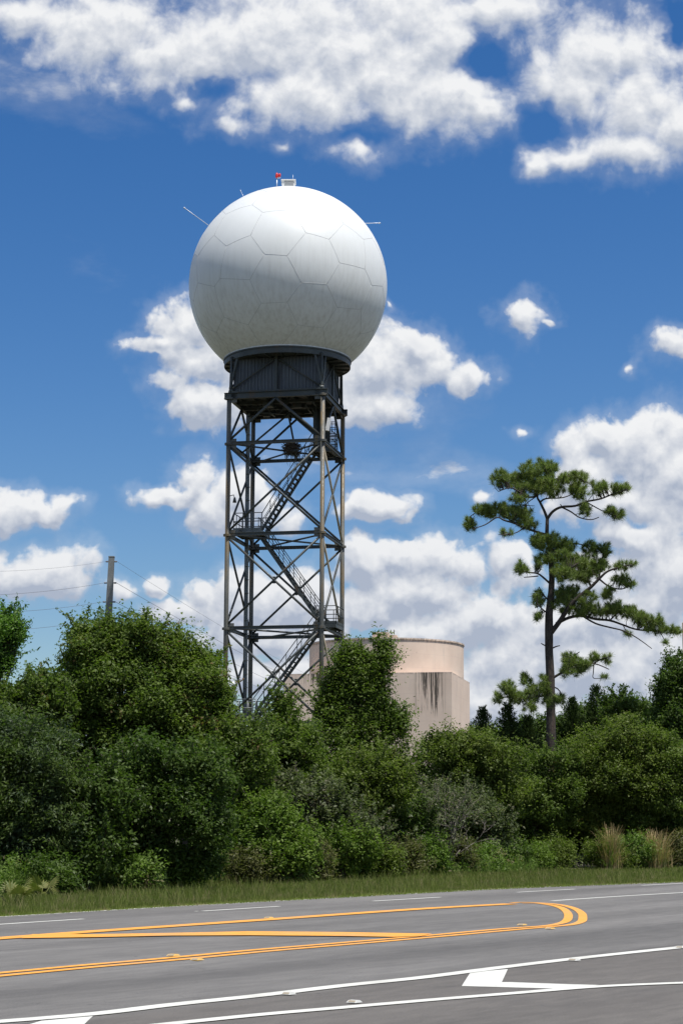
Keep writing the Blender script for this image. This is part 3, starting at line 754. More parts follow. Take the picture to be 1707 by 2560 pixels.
def circ(r, n=96): return [(dl.x + r*math.cos(2*math.pi*i/n), max(-BD/2-0.0, dl.y + r*math.sin(2*math.pi*i/n)) if False else dl.y + r*math.sin(2*math.pi*i/n)) for i in range(n)]
n = 96; c0 = circ(dr_r); vs = [(x,y,0.0) for x,y in c0]+[(x,y,zd) for x,y in c0]
drm.raw(vs, [(i,(i+1)%n,n+(i+1)%n,n+i) for i in range(n)], 0, True)
drm.raw([(x,y,zd) for x,y in c0], [tuple(range(n))], 0)
drm.build('drum', m_bld, bld)
cp = MB()
for i in range(n):
    a0, a1 = 2*math.pi*i/n, 2*math.pi*(i+1)/n
    ro, rin = dr_r+0.07, dr_r-0.25
    P4 = [(dl.x+r_*math.cos(a_), dl.y+r_*math.sin(a_)) for r_, a_ in ((rin,a0),(ro,a0),(ro,a1),(rin,a1))]
    cp.raw([(x,y,zd+0.003) for x,y in P4]+[(x,y,zd+0.13) for x,y in P4], [(4,5,6,7),(1,2,6,5),(3,0,4,7),(0,3,2,1)], 0)
cp.build('coping', m_bld, bld)
hx = Matrix.Rotation(-yaw,3,'Z') @ (Vector((dat(868,1460,BY).x, BY+0.0, 0)) - Vector((cen.x,cen.y,0)))
q = MB(); q.box((hx.x, dl.y-dr_r+1.4, zd+0.36), (1.3,1.2,0.6)); q.box((hx.x+0.95, dl.y-dr_r+1.5, zd+0.28), (0.7,1.0,0.3)); q.build('roof_box', m_bld, bld)
q = MB()
for k in range(5): x = hx.x+0.1+k*0.26; q.tube([(x,dl.y-dr_r+1.0,zd+0.5),(x,dl.y-dr_r+1.0,zd+0.86)],0.04,6)
q.build('roof_vent', mat('vent_dark',(0.12,0.11,0.10),0.7)[0], bld)

# ------------------------------------------------------------------ utility poles and wires
m_pole = weathered('concrete_pole', (0.155,0.165,0.165), (0.21,0.22,0.215), (0.12,0.12,0.11), 1.1, 0.85)
UY = 112.0
pt_top = dat(257,1280,UY); pt_low = dat(249,1435,UY)
dd = (pt_top-pt_low); base = pt_low + dd*((0-pt_low.z)/dd.z)
pole = empty('utility_pole', (base.x, base.y, 0)); tag(pole, 'tall grey concrete utility pole rising behind the oaks with wires on both sides', 'utility pole')
q = MB(); Dv = (pt_top-base); 
def sq(c_, h): return [(c_.x-h,c_.y-h,c_.z),(c_.x+h,c_.y-h,c_.z),(c_.x+h,c_.y+h,c_.z),(c_.x-h,c_.y+h,c_.z)]
q.raw(sq(Vector((0,0,-0.1)),0.30)+sq(Dv,0.165), [(0,1,5,4),(1,2,6,5),(2,3,7,6),(3,0,4,7),(4,5,6,7)])
q.build('shaft', m_pole, pole)
q = MB(); q.box(Dv+Vector((0,0,0.03)),(0.36,0.36,0.06)); q.build('cap', m_pole, pole)
m_wire = mat('wire_dark',(0.12,0.12,0.13),0.6)[0]
m_ins = mat('insulator_grey',(0.16,0.16,0.17),0.4)[0]
z5 = lambda x, y: (x/2.529, 1400+y/2.529)
att = [(10,38),(145,190),(265,300),(375,418)]; xs = [690,680,672,665]; xr_ = [722,718,712,708]
labs_l = ['topmost thin wire running left from the concrete pole','second wire from the top running left from the concrete pole','third wire from the top running left from the concrete pole','lowest wire running left from the concrete pole just above the oak']
labs_r = ['topmost thin wire running right from the concrete pole','second wire from the top running right behind the tower','third wire from the top running right behind the tower','lowest wire running right from the concrete pole']
def catenary(A_, B_, sag, n=24):
    return [A_.lerp(B_, i/n) - Vector((0,0,sag*4*(i/n)*(1-i/n))) for i in range(n+1)]
for i, (ya, yb) in enumerate(att):
    A_ = at(*z5(xs[i], ya), UY-0.1); C_ = at(*z5(xr_[i], ya), UY-0.1)
    for sgn, E_ in ((-1, A_), (1, C_)):
        q = MB(); e = E_ - base
        tp = e + Vector((sgn*0.20, 0, 0.0)); q.tube([e-Vector((sgn*0.12,0,0)), e+Vector((sgn*0.05,0,0)), tp], [0.035,0.03,0.02], 8)
        for k in range(4): cc = e.lerp(tp, 0.3+0.18*k); q.tube([cc-Vector((0.02,0,0)), cc+Vector((0.02,0,0))], 0.05, 10)
        q.build('insulator', m_ins, pole)
    E2 = at(-700/2.529*1.0, 1400 + (yb + (yb-ya)/690*700*0.6)/2.529, UY-22)
    q = MB(); q.tube(catenary(A_+Vector((-0.20,0,0)), E2, 0.35), 0.009 if i else 0.006, 5)
    o_ = q.build('power_line', m_wire); tag(o_, labs_l[i], 'wire', 'wires on the utility pole')
    E3 = at(1013, 1790+i*16, 300)
    q = MB(); q.tube(catenary(C_+Vector((0.20,0,0)), E3, 1.2, 40), 0.012 if i else 0.008, 5)
    o_ = q.build('power_line', m_wire); tag(o_, labs_r[i], 'wire', 'wires on the utility pole')
q0 = dat(1567.5,1430,120); pole2 = empty('utility_pole', (q0.x+0.05, q0.y, 0)); tag(pole2, 'thin brown wooden pole cut off by the right edge of the frame', 'utility pole')
q = MB(); q.tube([(0,0,-0.1),(0,0,q0.z)], [0.19,0.13], 12); q.build('shaft', weathered('wood_pole',(0.12,0.095,0.07),(0.17,0.14,0.11),None,1.5,0.9), pole2)
q = MB(); q.box((0.9,0,q0.z-0.5),(2.2,0.1,0.12)); q.build('cross_arm', m_pole, pole2)

# ------------------------------------------------------------------ vegetation
def leaf_mat(name, a, b, tip=None, tipamt=0.68, trans=0.42, rough=0.55, patch=0.7, spec=0.25):
    m = bpy.data.materials.new(name); m.use_nodes = True; T = NT(m.node_tree); T.n.clear()
    geo = T.add('ShaderNodeNewGeometry'); tc = T.add('ShaderNodeTexCoord'); o = tc.outputs['Object']
    rnd = geo.outputs['Random Per Island']
    n = T.noise(o, patch, 4, 0.6)
    f = T.math('MULTIPLY_ADD', rnd, 0.55, T.math('MULTIPLY_ADD', n, 1.5, -0.5), clamp=True)
    c = T.mix(f, (*a,1), (*b,1))
    if tip is not None:
        n2 = T.noise(o, patch*1.9, 3, 0.6)
        k = T.math('ADD', n2, T.math('MULTIPLY', rnd, 0.12))
        c = T.mix(T.ramp(k, tipamt, tipamt+0.08), c, (*tip,1))
    pr = T.add('ShaderNodeBsdfPrincipled'); T.put(pr.inputs['Base Color'], c); pr.inputs['Roughness'].default_value = rough; pr.inputs['Specular IOR Level'].default_value = spec
    tr = T.add('ShaderNodeBsdfTranslucent'); T.put(tr.inputs[0], T.mix(1.0, c, (1.0,1.25,0.55,1), 'MULTIPLY'))
    mx = T.add('ShaderNodeMixShader'); mx.inputs[0].default_value = trans
    T.l.new(pr.outputs[0], mx.inputs[1]); T.l.new(tr.outputs[0], mx.inputs[2])
    out = T.add('ShaderNodeOutputMaterial'); T.l.new(mx.outputs[0], out.inputs[0])
    return m
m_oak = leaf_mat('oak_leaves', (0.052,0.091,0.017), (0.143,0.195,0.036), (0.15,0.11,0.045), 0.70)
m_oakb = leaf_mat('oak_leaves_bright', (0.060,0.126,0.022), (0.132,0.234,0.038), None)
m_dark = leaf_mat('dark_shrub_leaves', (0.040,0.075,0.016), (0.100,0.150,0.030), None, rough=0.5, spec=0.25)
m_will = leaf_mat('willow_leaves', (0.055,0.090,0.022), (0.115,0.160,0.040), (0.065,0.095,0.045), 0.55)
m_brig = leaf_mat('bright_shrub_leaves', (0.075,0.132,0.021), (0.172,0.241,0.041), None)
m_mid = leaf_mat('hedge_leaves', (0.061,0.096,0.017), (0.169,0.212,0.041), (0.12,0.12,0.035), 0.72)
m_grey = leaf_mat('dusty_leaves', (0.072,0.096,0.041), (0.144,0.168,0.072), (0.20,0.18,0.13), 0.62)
m_ced = leaf_mat('cedar_foliage', (0.026,0.048,0.016), (0.058,0.085,0.026), None, trans=0.15, rough=0.85, spec=0.08)
m_bud = mat('pine_buds', (0.035,0.035,0.018), 0.9)[0]
m_need = leaf_mat('pine_needles', (0.124,0.185,0.046), (0.264,0.316,0.088), None, trans=0.30, patch=0.8)
m_weed = leaf_mat('weed_leaves', (0.088,0.156,0.027), (0.175,0.250,0.056), (0.24,0.20,0.11), 0.66, patch=0.5)
m_grass = leaf_mat('grass_blades', (0.115,0.150,0.030), (0.200,0.235,0.060), (0.26,0.23,0.11), 0.60, patch=0.9, rough=0.6)
m_dry = leaf_mat('dry_grass', (0.30,0.22,0.10), (0.50,0.38,0.20), None, trans=0.25, patch=1.5)
m_palm = leaf_mat('palmetto_leaves', (0.09,0.13,0.03), (0.20,0.19,0.06), None, trans=0.3, patch=1.5)
m_bark = weathered('bark', (0.060,0.048,0.038), (0.105,0.085,0.066), (0.04,0.033,0.028), 2.5, 0.95, bump=0.6)
m_pbark = weathered('pine_bark', (0.034,0.028,0.024), (0.070,0.055,0.045), (0.10,0.06,0.038), 2.2, 0.95, bump=0.7)
T_ = NT(m_pbark.node_tree); o_ = T_.add('ShaderNodeTexCoord').outputs['Object']; v_ = T_.add('ShaderNodeTexVoronoi', feature='DISTANCE_TO_EDGE'); T_.put(v_.inputs['Vector'], T_.vmath('MULTIPLY', o_, (9,9,3.5))); v_.inputs['Scale'].default_value = 1.0
p_ = T_.n['Principled BSDF']; c_ = p_.inputs['Base Color'].links[0].from_socket
T_.put(p_.inputs['Base Color'], T_.mix(T_.ramp(v_.outputs['Distance'], 0.0, 0.16, 0.75, 0.0), c_, (0.016,0.013,0.011,1)))
m_twig = weathered('bare_twigs', (0.15,0.13,0.11), (0.24,0.21,0.18), None, 3, 0.9)

rng = np.random.default_rng(42)
def unit(a): return a/np.maximum(np.linalg.norm(a, axis=1, keepdims=True), 1e-9)
def quads_obj(name, V, nper, m, parent=None, idx=None):
    """V: (N*nper,3) vertices; each leaf is one face of nper vertices"""
    nf = len(V)//nper; me = bpy.data.meshes.new(name)
    me.vertices.add(len(V)); me.vertices.foreach_set('co', V.astype(np.float32).ravel())
    me.loops.add(len(V)); me.loops.foreach_set('vertex_index', np.arange(len(V), dtype=np.int32))
    me.polygons.add(nf); me.polygons.foreach_set('loop_start', np.arange(0, len(V), nper, dtype=np.int32))
    me.polygons.foreach_set('loop_total', np.full(nf, nper, dtype=np.int32))
    me.update(calc_edges=True); me.materials.append(m)
    o = bpy.data.objects.new(name, me); return link(o, parent)
def leaves(C, Nrm, length, width, r=rng):
    """rhombic leaves at C with normals Nrm"""
    n = len(C); t = unit(np.cross(Nrm, r.normal(size=(n,3)))); b = np.cross(Nrm, t)
    L = (length*(0.5+1.0*r.random(n)))[:,None]; W = (width*(0.5+0.95*r.random(n)))[:,None]
    V = np.empty((n,4,3)); droop = Nrm*L*0.12
    V[:,0] = C - t*L*0.5 - droop; V[:,1] = C + b*W*0.5 - t*L*0.05; V[:,2] = C + t*L*0.5 - droop; V[:,3] = C - b*W*0.5 - t*L*0.05
    return V.reshape(-1,3)
def sines(P_, ph, f):
    return (np.sin(P_[:,0]*f+ph[0]+1.7*np.sin(P_[:,1]*f*.8+ph[1])) + np.sin(P_[:,1]*f*1.1+ph[2]+1.3*np.sin(P_[:,2]*f+ph[3])) + np.sin(P_[:,2]*f*.9+ph[4]+1.5*np.sin(P_[:,0]*f*1.2+ph[5])))/3
def crown_points(lobes, dens, r, spread=0.13, per=26, sprig=0.25, hole=0.25, zmin=0.15, flat=0.75, inner=0.25):
    """clump centres on bumpy lobes -> leaf centres and normals"""
    C = []; D = []; ph = r.random(6)*6.28
    LB = np.array(lobes, float)
    for (x,y,z,rx,ry,rz) in lobes:
        area = 4*math.pi*((rx*ry)**1.6+(rx*rz)**1.6+(ry*rz)**1.6)**(1/1.6)/3**(1/1.6)
        n = max(12, int(area*dens)); d = unit(r.normal(size=(n,3)))
        bump = 1 + 0.14*sines(d*1.0+np.array([x,y,z])*.7, ph, 3.1) + 0.07*sines(d+x, ph[::-1], 7.3)
        rad = bump*(1 - np.abs(r.normal(0,0.10,n)))
        k = int(n*inner); rad[:k] *= r.uniform(0.45,0.9,k)
        P_ = d*rad[:,None]*np.array([rx,ry,rz]) + np.array([x,y,z])
        keep = np.ones(n,bool)
        for (x2,y2,z2,a2,b2,c2) in lobes:
            if (x2,y2,z2)==(x,y,z): continue
            q = (P_-np.array([x2,y2,z2]))/np.array([a2,b2,c2]); keep &= (np.sum(q*q,1) > 0.55) | (r.random(n) < 0.12)
        hl = sines(P_, ph, 2.4); keep &= (hl > -0.75+hole) | (r.random(n) < 0.25)
        keep &= P_[:,2] > zmin
        nd = unit(d/np.array([rx,ry,rz])); C.append(P_[keep]); D.append(nd[keep])
        # sprigs: short leafy shoots standing out of the outline
        ns = int(n*sprig*0.13); 
        if ns:
            ds = unit(r.normal(size=(ns,3))+np.array([0,-0.2,0.75])); b0_ = ds*np.array([rx,ry,rz])*0.95+np.array([x,y,z])
            ln = r.uniform(0.15,0.75,ns); up_ = unit(ds*0.6+np.array([0,0,0.8])+r.normal(0,0.25,(ns,3)))
            for t in (0.3,0.65,1.0):
                C.append(b0_+up_*(ln*t)[:,None]); D.append(up_)
    C = np.concatenate(C); D = np.concatenate(D); n = len(C)
    # individual leaves around clump centres
    m = per; Cc = np.repeat(C, m, 0); Dd = np.repeat(D, m, 0); sp = spread*(0.6+0.8*r.random(n)); sp = np.repeat(sp, m)[:,None]
    off = r.normal(size=(n*m,3)); off[:,2] *= flat
    Pn = Cc + off*sp; Nn = unit(Dd*0.55 + np.array([0,0,0.55]) + r.normal(0,0.62,(n*m,3)))
    k = Pn[:,2] > 0.03
    return Pn[k], Nn[k], C, D
def trunk_mesh(mb, p0, p1, r0, r1, r, wob=0.15, n=7, seg=9):
    pts = []; rad = []
    for i in range(n+1):
        t = i/n; q = Vector(p0).lerp(Vector(p1), t)
        if 0 < i: q += Vector((r.normal()*wob*t, r.normal()*wob*t, 0))
        pts.append(q); rad.append(r0+(r1-r0)*t**0.8)
    mb.tube(pts, rad, seg); return pts
def plant(name, cat, label, px, Y, lobes, m, dens=14, leaf=0.10, wid=0.05, per=26, spread=0.13, group=None, stem='trunk', crown='crown', stem_r=0.12, seed=1, sprig=0.3, hole=0.25, inner=0.25, bark=None, flat=0.75, shoots=70):
    """lobes are given in the photograph's display pixels: (x, y, rx, ry, depth offset m, depth radius m)"""
    r = np.random.default_rng(seed); g0 = dat(px, 1892, Y); s = Y*DS/FPX
    root = empty(name, (g0.x, Y, 0)); tag(root, label, cat, group)
    LL = []
    for (x,y,rx,ry,dy,dr) in lobes:
        c_ = dat(x,y,Y+dy); LL.append((c_.x-g0.x, dy, c_.z, rx*s, dr, ry*s))
    SUB = []
    for (x,y,z,rx,ry,rz) in LL:
        SUB.append((x,y,z,rx*.80,ry*.80,rz*.80)); kk = int(np.clip(6+4*rx*rz, 6, 15))
        for k in range(kk):
            dv = unit(r.normal(size=(1,3))+np.array([0,-.35,.1]))[0]; f = r.uniform(.24,.46); ff = r.uniform(.72,1.0)
            SUB.append((x+dv[0]*rx*ff, y+dv[1]*ry*ff, z+dv[2]*rz*ff, max(.16,rx*f*1.1), max(.16,ry*f*1.1), max(.14,rz*f*.85)))
    LL0 = LL; LL = SUB
    Pn, Nn, C, D = crown_points(LL, dens, r, spread, per, sprig, hole, inner=inner, flat=flat)
    SH = MB(); Ps = []; Ns = []; S0 = np.array(LL0)
    for k in range(shoots):
        q = S0[r.integers(len(S0))]; dv = unit(r.normal(size=(1,3))*np.array([1,1,.7])+np.array([0,-.3,.8]))[0]; b0_ = q[:3]+dv*q[3:]*1.0
        if b0_[2] < .3: continue
        L = r.uniform(.3,.95)*(1 if Y > 56 else .8); d_ = unit((dv*.55+np.array([0,0,.75])+r.normal(0,.3,3))[None])[0]; bend = np.array([r.normal(0,.2), 0, -.12]); pl = []
        for j in range(9):
            t = j/8; p_ = b0_+d_*L*t+bend*L*t*t; pl.append(tuple(p_))
            n_l = int(9*(1.15-t*.7)); Ps.append(p_+r.normal(0,.055*(1.2-t*.6),(n_l,3))); Ns.append(unit(r.normal(size=(n_l,3))*.9+np.array([0,-.1,.5])))
        SH.tube([tuple(q[:3]),pl[0],pl[4],pl[8]], [.016,.012,.009,.004], 4)
    if Ps: Pn = np.concatenate([Pn]+Ps); Nn = np.concatenate([Nn]+Ns)
    quads_obj(crown, leaves(Pn, Nn, leaf, wid, r), 4, m, root)
    # trunk with limbs reaching the lobes and twigs reaching some clumps
    LL = LL0; tb = MB(); top = max(LL, key=lambda q: q[2]); hub = Vector((np.mean([q[0] for q in LL])*0.5, np.mean([q[1] for q in LL]), max(0.4, top[2]*0.45)))
    trunk_mesh(tb, (hub.x*0.6, hub.y*0.6, -0.1), hub, stem_r, stem_r*0.75, r, 0.05)
    for q in LL:
        e = Vector((q[0], q[1], q[2])); pts = trunk_mesh(tb, hub, e, stem_r*0.6, stem_r*0.16, r, 0.12, 6, 7)
        cc = C[np.argsort(np.linalg.norm(C-np.array(e),axis=1))[:200]]
        for j in range(0, min(len(cc), 200), 14): trunk_mesh(tb, pts[r.integers(3,7)], cc[j], stem_r*0.14, 0.008, r, 0.06, 3, 4)
    b_off = len(tb.v); tb.v += SH.v; tb.f += [[i+b_off for i in f] for f in SH.f]; tb.m += SH.m; tb.sm += SH.sm
    tb.build(stem, bark or m_bark, root)
    return root

HG = 'shrubs of the roadside hedge'
OG = 'oaks of the roadside thicket'
B = dict(dens=17, per=22, leaf=0.115, wid=0.062, spread=0.14)
# far left tree, brighter
plant('oak_tree', 'tree', 'bright green tree cut off by the left edge of the frame, above the thicket', -30, 60,
      [(-25,1450,62,66,0,1.3),(-5,1500,40,40,0.2,0.8),(10,1430,34,26,0.1,.6),(28,1462,20,14,0,.3),(0,1530,28,22,0,.5),(-70,1520,80,70,0,1.5),(-60,1620,50,60,0,1.2)], m_oakb, seed=3, group=OG, **B)
# tall oaks on the left
plant('oak_tree', 'tree', 'broad dark oak whose crown hides the foot of the concrete pole', 250, 57,
      [(215,1500,62,52,0,1.1),(300,1495,66,50,0.3,1.1),(182,1562,48,46,-.2,.9),(255,1465,40,30,0,.6),(196,1470,22,24,0,.4),(335,1462,34,24,0,.6),(240,1600,110,85,0,1.5),(140,1640,80,70,0,1.3),(330,1620,80,70,0,1.3),(250,1760,130,90,0.4,1.4)],
      m_oak, seed=4, group=OG, stem_r=0.2, sprig=0.8, **B)
plant('oak_tree', 'tree', 'oak with reddish new leaves at its top, just left of the tower legs', 420, 58,
      [(395,1475,26,30,0,.5),(390,1530,60,45,0,1.0),(450,1530,50,34,0.3,.9),(478,1535,20,22,0,.35),(430,1600,90,70,0,1.4),(492,1612,32,46,.2,.8),(506,1668,22,30,.3,.5),(450,1700,95,80,0,1.4),(360,1680,80,80,0,1.3)],
      leaf_mat('oak_leaves_new', (0.060,0.104,0.017), (0.156,0.208,0.036), (0.17,0.10,0.045), 0.66), seed=5, group=OG, stem_r=0.17, sprig=0.9, **B)
plant('oak_tree', 'tree', 'low dark oak at the far left below the bright tree', 60, 55,
      [(30,1625,56,36,0,1.0),(105,1592,42,38,0,.8),(70,1600,26,26,0,.4),(10,1650,60,60,0,1.2),(100,1660,80,70,0,1.3)], m_oak, seed=6, group=OG, **B)
# front shrubs left
plant('willow_shrub', 'shrub', 'large bluish green willowy shrub at the left edge behind the verge', 70, 48,
      [(60,1730,95,80,0,1.1),(-20,1760,80,90,0,1.1),(120,1800,80,80,0,1.0),(40,1870,110,90,-.2,1.1),(-30,1950,90,90,0,1.1),(110,1930,90,80,0,1.0)], m_will, seed=7, group=HG, hole=0.15,
      dens=30, per=22, leaf=0.13, wid=0.040, spread=0.13)
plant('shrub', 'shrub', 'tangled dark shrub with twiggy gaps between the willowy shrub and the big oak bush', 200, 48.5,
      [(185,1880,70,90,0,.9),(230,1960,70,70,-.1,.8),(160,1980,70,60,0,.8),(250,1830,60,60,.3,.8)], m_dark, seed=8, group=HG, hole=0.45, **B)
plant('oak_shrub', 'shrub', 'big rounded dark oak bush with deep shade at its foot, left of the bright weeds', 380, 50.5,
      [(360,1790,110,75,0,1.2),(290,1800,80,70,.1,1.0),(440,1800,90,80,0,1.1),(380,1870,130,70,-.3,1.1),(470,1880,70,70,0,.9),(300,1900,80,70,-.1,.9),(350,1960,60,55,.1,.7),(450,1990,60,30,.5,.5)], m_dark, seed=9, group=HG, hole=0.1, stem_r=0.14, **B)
plant('oak_shrub', 'shrub', 'oak bush with sunlit top spilling below the left tower leg', 540, 57,
      [(500,1740,80,60,0,1.1),(570,1720,70,55,.2,1.0),(540,1790,90,60,0,1.1),(560,1860,70,60,.3,.8),(480,1790,60,60,.2,.8)], m_oak, seed=10, group=HG, **B)
plant('bright_shrub', 'shrub', 'bright green leafy bush in the sun at the verge below the tower', 620, 56,
      [(610,1900,50,45,0,.7),(570,1940,40,50,.1,.6),(650,1920,45,45,.2,.6),(620,1965,70,40,-.3,.7),(690,1960,45,35,0,.6),(590,1880,24,24,0,.4)], m_brig, seed=11, group=HG, sprig=1.2, dens=26, per=20, leaf=0.11, wid=0.06, spread=0.13)
plant('bright_shrub', 'shrub', 'low light green bush right of the bright leafy bush', 780, 60,
      [(740,1955,45,35,0,.6),(790,1965,45,32,0,.6),(835,1960,36,28,.1,.5)], m_brig, seed=12, group=HG, sprig=1.0, dens=26, per=18, leaf=0.11, wid=0.055, spread=0.13)
# centre
plant('shrub', 'shrub', 'dense green shrub straight below the middle of the tower', 650, 63,
      [(600,1740,60,55,0,1.0),(660,1710,60,50,0,1.0),(640,1790,90,60,-.1,1.1),(700,1770,70,60,0,1.0),(560,1800,50,50,0,.8),(590,1860,60,50,.2,.9),(650,1628,16,30,0,.3),(652,1665,26,30,0,.5)], m_oak, seed=13, group=HG, sprig=0.8, **B)
plant('shrub', 'shrub', 'dull green shrub with pale twigs below the centre of the hedge', 700, 61,
      [(690,1850,80,60,0,1.0),(760,1880,70,60,0,.9),(720,1920,90,50,-.2,.9),(820,1920,60,40,0,.8)], m_grey, seed=14, group=HG, hole=0.4, **B)
plant('oak_tree', 'tree', 'upright dark oak standing alone in front of the pink building', 835, 67,
      [(835,1565,20,28,0,.4),(803,1595,20,26,0,.45),(856,1605,20,24,0,.4),(884,1520,6,30,0,.12),(870,1556,9,18,0,.2),(792,1535,8,26,0,.15),(822,1522,10,12,0,.15),(768,1585,9,24,0,.2),(822,1645,48,34,0,.8),(880,1652,22,24,.2,.4),(772,1630,20,28,0,.4),(915,1672,12,20,0,.3),(745,1648,9,20,0,.2),(820,1695,86,40,0,1.1),(820,1760,105,54,0,1.2)],
      m_oak, seed=15, stem_r=0.16, sprig=3.2, hole=0.9, dens=7, shoots=120, per=18, leaf=0.12, wid=0.062, spread=0.17)
plant('bright_shrub', 'shrub', 'sunlit yellow green shrub in front of the upright oak', 850, 64,
      [(800,1790,60,46,0,.9),(860,1780,60,40,0,.9),(900,1800,50,50,0,.9),(840,1840,80,50,-.2,.9)], m_mid, seed=16, group=HG, **B)
plant('shrub', 'shrub', 'dark shrub low in the hedge beside the bare twiggy bush', 900, 66,
      [(900,1870,70,55,0,1.0),(850,1880,60,50,.2,.9),(950,1910,60,44,0,.8),(880,1930,60,36,0,.7)], m_dark, seed=17, group=HG, **B)
# right hedge
plant('shrub', 'shrub', 'hedge shrub right under the corner of the pink building', 1060, 74,
      [(1040,1735,60,42,0,1.2),(1100,1740,60,44,0,1.2),(1150,1760,50,44,0,1.1),(1080,1800,90,55,0,1.3),(1010,1725,30,28,0,.6),(1140,1830,70,50,0,1.1),(1100,1880,80,50,.5,1.0),(960,1800,34,50,1.2,.5)], m_mid, seed=18, group=HG, sprig=0.7, **B)
plant('shrub', 'shrub', 'dusty grey green shrub low between the building and the dark hollow', 1040, 71,
      [(1030,1860,60,50,0,1.0),(1090,1880,70,50,0,1.0),(1010,1910,50,36,0,.8),(1130,1905,50,36,0,.8)], m_grey, seed=19, group=HG, hole=0.4, **B)
plant('shrub', 'shrub', 'low hedge shrub in the dip below the pine trunk', 1230, 79,
      [(1200,1775,56,44,0,1.2),(1260,1765,60,42,0,1.2),(1220,1830,80,50,0,1.3),(1170,1880,60,44,.2,1.0),(1290,1820,50,46,0,1.1),(1230,1910,80,50,.5,.9),(1170,1930,50,30,.2,.7)], m_oak, seed=20, group=HG, **B)
plant('bright_shrub', 'shrub', 'bright domed shrub forming the highest part of the right hedge', 1420, 80,
      [(1350,1740,60,48,0,1.2),(1430,1715,66,44,0,1.3),(1490,1730,60,44,0,1.2),(1400,1790,90,60,-.2,1.4),(1480,1800,80,56,0,1.3),(1400,1880,90,60,.6,1.1),(1440,1935,80,36,.8,.8),(1435,1690,22,20,0,.4)], m_mid, seed=21, group=HG, sprig=0.9, **B)
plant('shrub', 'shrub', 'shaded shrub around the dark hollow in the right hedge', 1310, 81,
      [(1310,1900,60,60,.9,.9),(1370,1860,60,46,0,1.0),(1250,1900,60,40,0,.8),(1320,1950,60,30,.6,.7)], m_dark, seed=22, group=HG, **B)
plant('shrub', 'shrub', 'hedge shrub filling the lower right behind the dry grass', 1540, 80,
      [(1540,1745,60,50,0,1.3),(1590,1770,50,60,0,1.2),(1530,1820,70,56,0,1.3),(1570,1880,70,60,0,1.1),(1470,1880,60,50,.3,1.0),(1560,1940,70,44,0,.8),(1500,1950,60,34,.4,.8)], m_oak, seed=23, group=HG, **B)
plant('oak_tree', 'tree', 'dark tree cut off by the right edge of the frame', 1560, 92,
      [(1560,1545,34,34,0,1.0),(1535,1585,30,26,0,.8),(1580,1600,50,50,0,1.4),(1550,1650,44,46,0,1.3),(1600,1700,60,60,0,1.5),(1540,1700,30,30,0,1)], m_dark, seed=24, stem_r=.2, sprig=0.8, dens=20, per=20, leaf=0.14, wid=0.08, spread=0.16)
def cedar(px, top, hw, Y, lab, seed):
    r = np.random.default_rng(seed); g0 = dat(px,1892,Y); tz = dat(px,top,Y).z; root = empty('cedar_tree', (g0.x,Y,0)); tag(root, lab, 'tree', 'dark conifers behind the hedge')
    W_ = hw*Y*DS/FPX*1.3; q = MB(); q.tube([(0,0,-.1),(0,0,tz*.5),(0,0,tz)], [.13,.08,.012], 8); q.build('trunk', m_bark, root)
    C = []; D = []; nb_ = 260
    for k in range(nb_):
        t = (k+.5)/nb_; z0 = tz*(1-0.86*t**0.9); a = k*2.4+r.normal(0,.2); L = (0.10+W_*min(1,t*2.1)**.8)*r.uniform(.65,1.15)
        d = np.array([math.cos(a), math.sin(a), r.uniform(.35,.85)]); m_ = max(3,int(L/.11))
        for j in range(m_):
            f = (j+1)/m_; C.append(np.array([0,0,z0])+d*L*f+np.array([0,0,.10*f*f])); D.append(d)
    C = np.repeat(np.array(C),17,0); D = np.repeat(np.array(D),17,0); n = len(C); C = C+r.normal(0,.055,(n,3))
    dr_ = unit(unit(D)*.7+np.array([0,0,.5])+r.normal(0,.35,(n,3))); sd_ = unit(np.cross(dr_, r.normal(size=(n,3))))*.021; Ln = r.uniform(.10,.2,(n,1))
    V = np.empty((n,4,3)); V[:,0] = C-sd_*.6; V[:,1] = C+dr_*Ln*.4-sd_; V[:,2] = C+dr_*Ln; V[:,3] = C+dr_*Ln*.4+sd_
    quads_obj('crown', V.reshape(-1,3), 4, m_ced, root)
for i, (px, top, hw, Y, lab) in enumerate([
    (1110,1632,34,104,'small dark conifer touching the right wall of the pink building'),
    (1168,1622,36,102,'dark conifer halfway between the building and the pine trunk'),
    (1215,1650,30,104,'stubby dark conifer just left of the pine trunk'),
    (1318,1608,32,106,'feathery dark conifer just right of the pine trunk'),
    (1373,1580,34,105,'tallest pointed dark conifer right of the pine'),]):
    cedar(px, top, hw, Y, lab, 40+i)
plant('oak_tree', 'tree', 'rounded dark tree right of the tallest conifer, beyond the hedge', 1430, 103, [(1420,1640,42,40,0,1.3),(1462,1652,34,34,0,1.2),(1440,1700,70,40,0,1.4)], m_dark, seed=50, group='dark trees beyond the hedge', dens=20, per=20, leaf=0.15, wid=0.085, spread=0.17)
plant('oak_tree', 'tree', 'low dark tree between the rounded tree and the right edge tree', 1500, 105, [(1495,1678,44,40,0,1.3),(1530,1670,34,40,0,1)], m_dark, seed=51, group='dark trees beyond the hedge', dens=20, per=20, leaf=0.15, wid=0.085, spread=0.17)
plant('oak_tree', 'tree', 'dark thicket tree behind the pine trunk and hedge', 1270, 108, [(1120,1710,50,34,0,1.4),(1200,1700,60,36,0,1.4),(1270,1692,60,40,0,1.4),(1330,1680,60,46,0,1.3),(1380,1670,40,44,0,1.2)], m_dark, seed=52, group='dark trees beyond the hedge', dens=18, per=20, leaf=0.15, wid=0.085, spread=0.17)

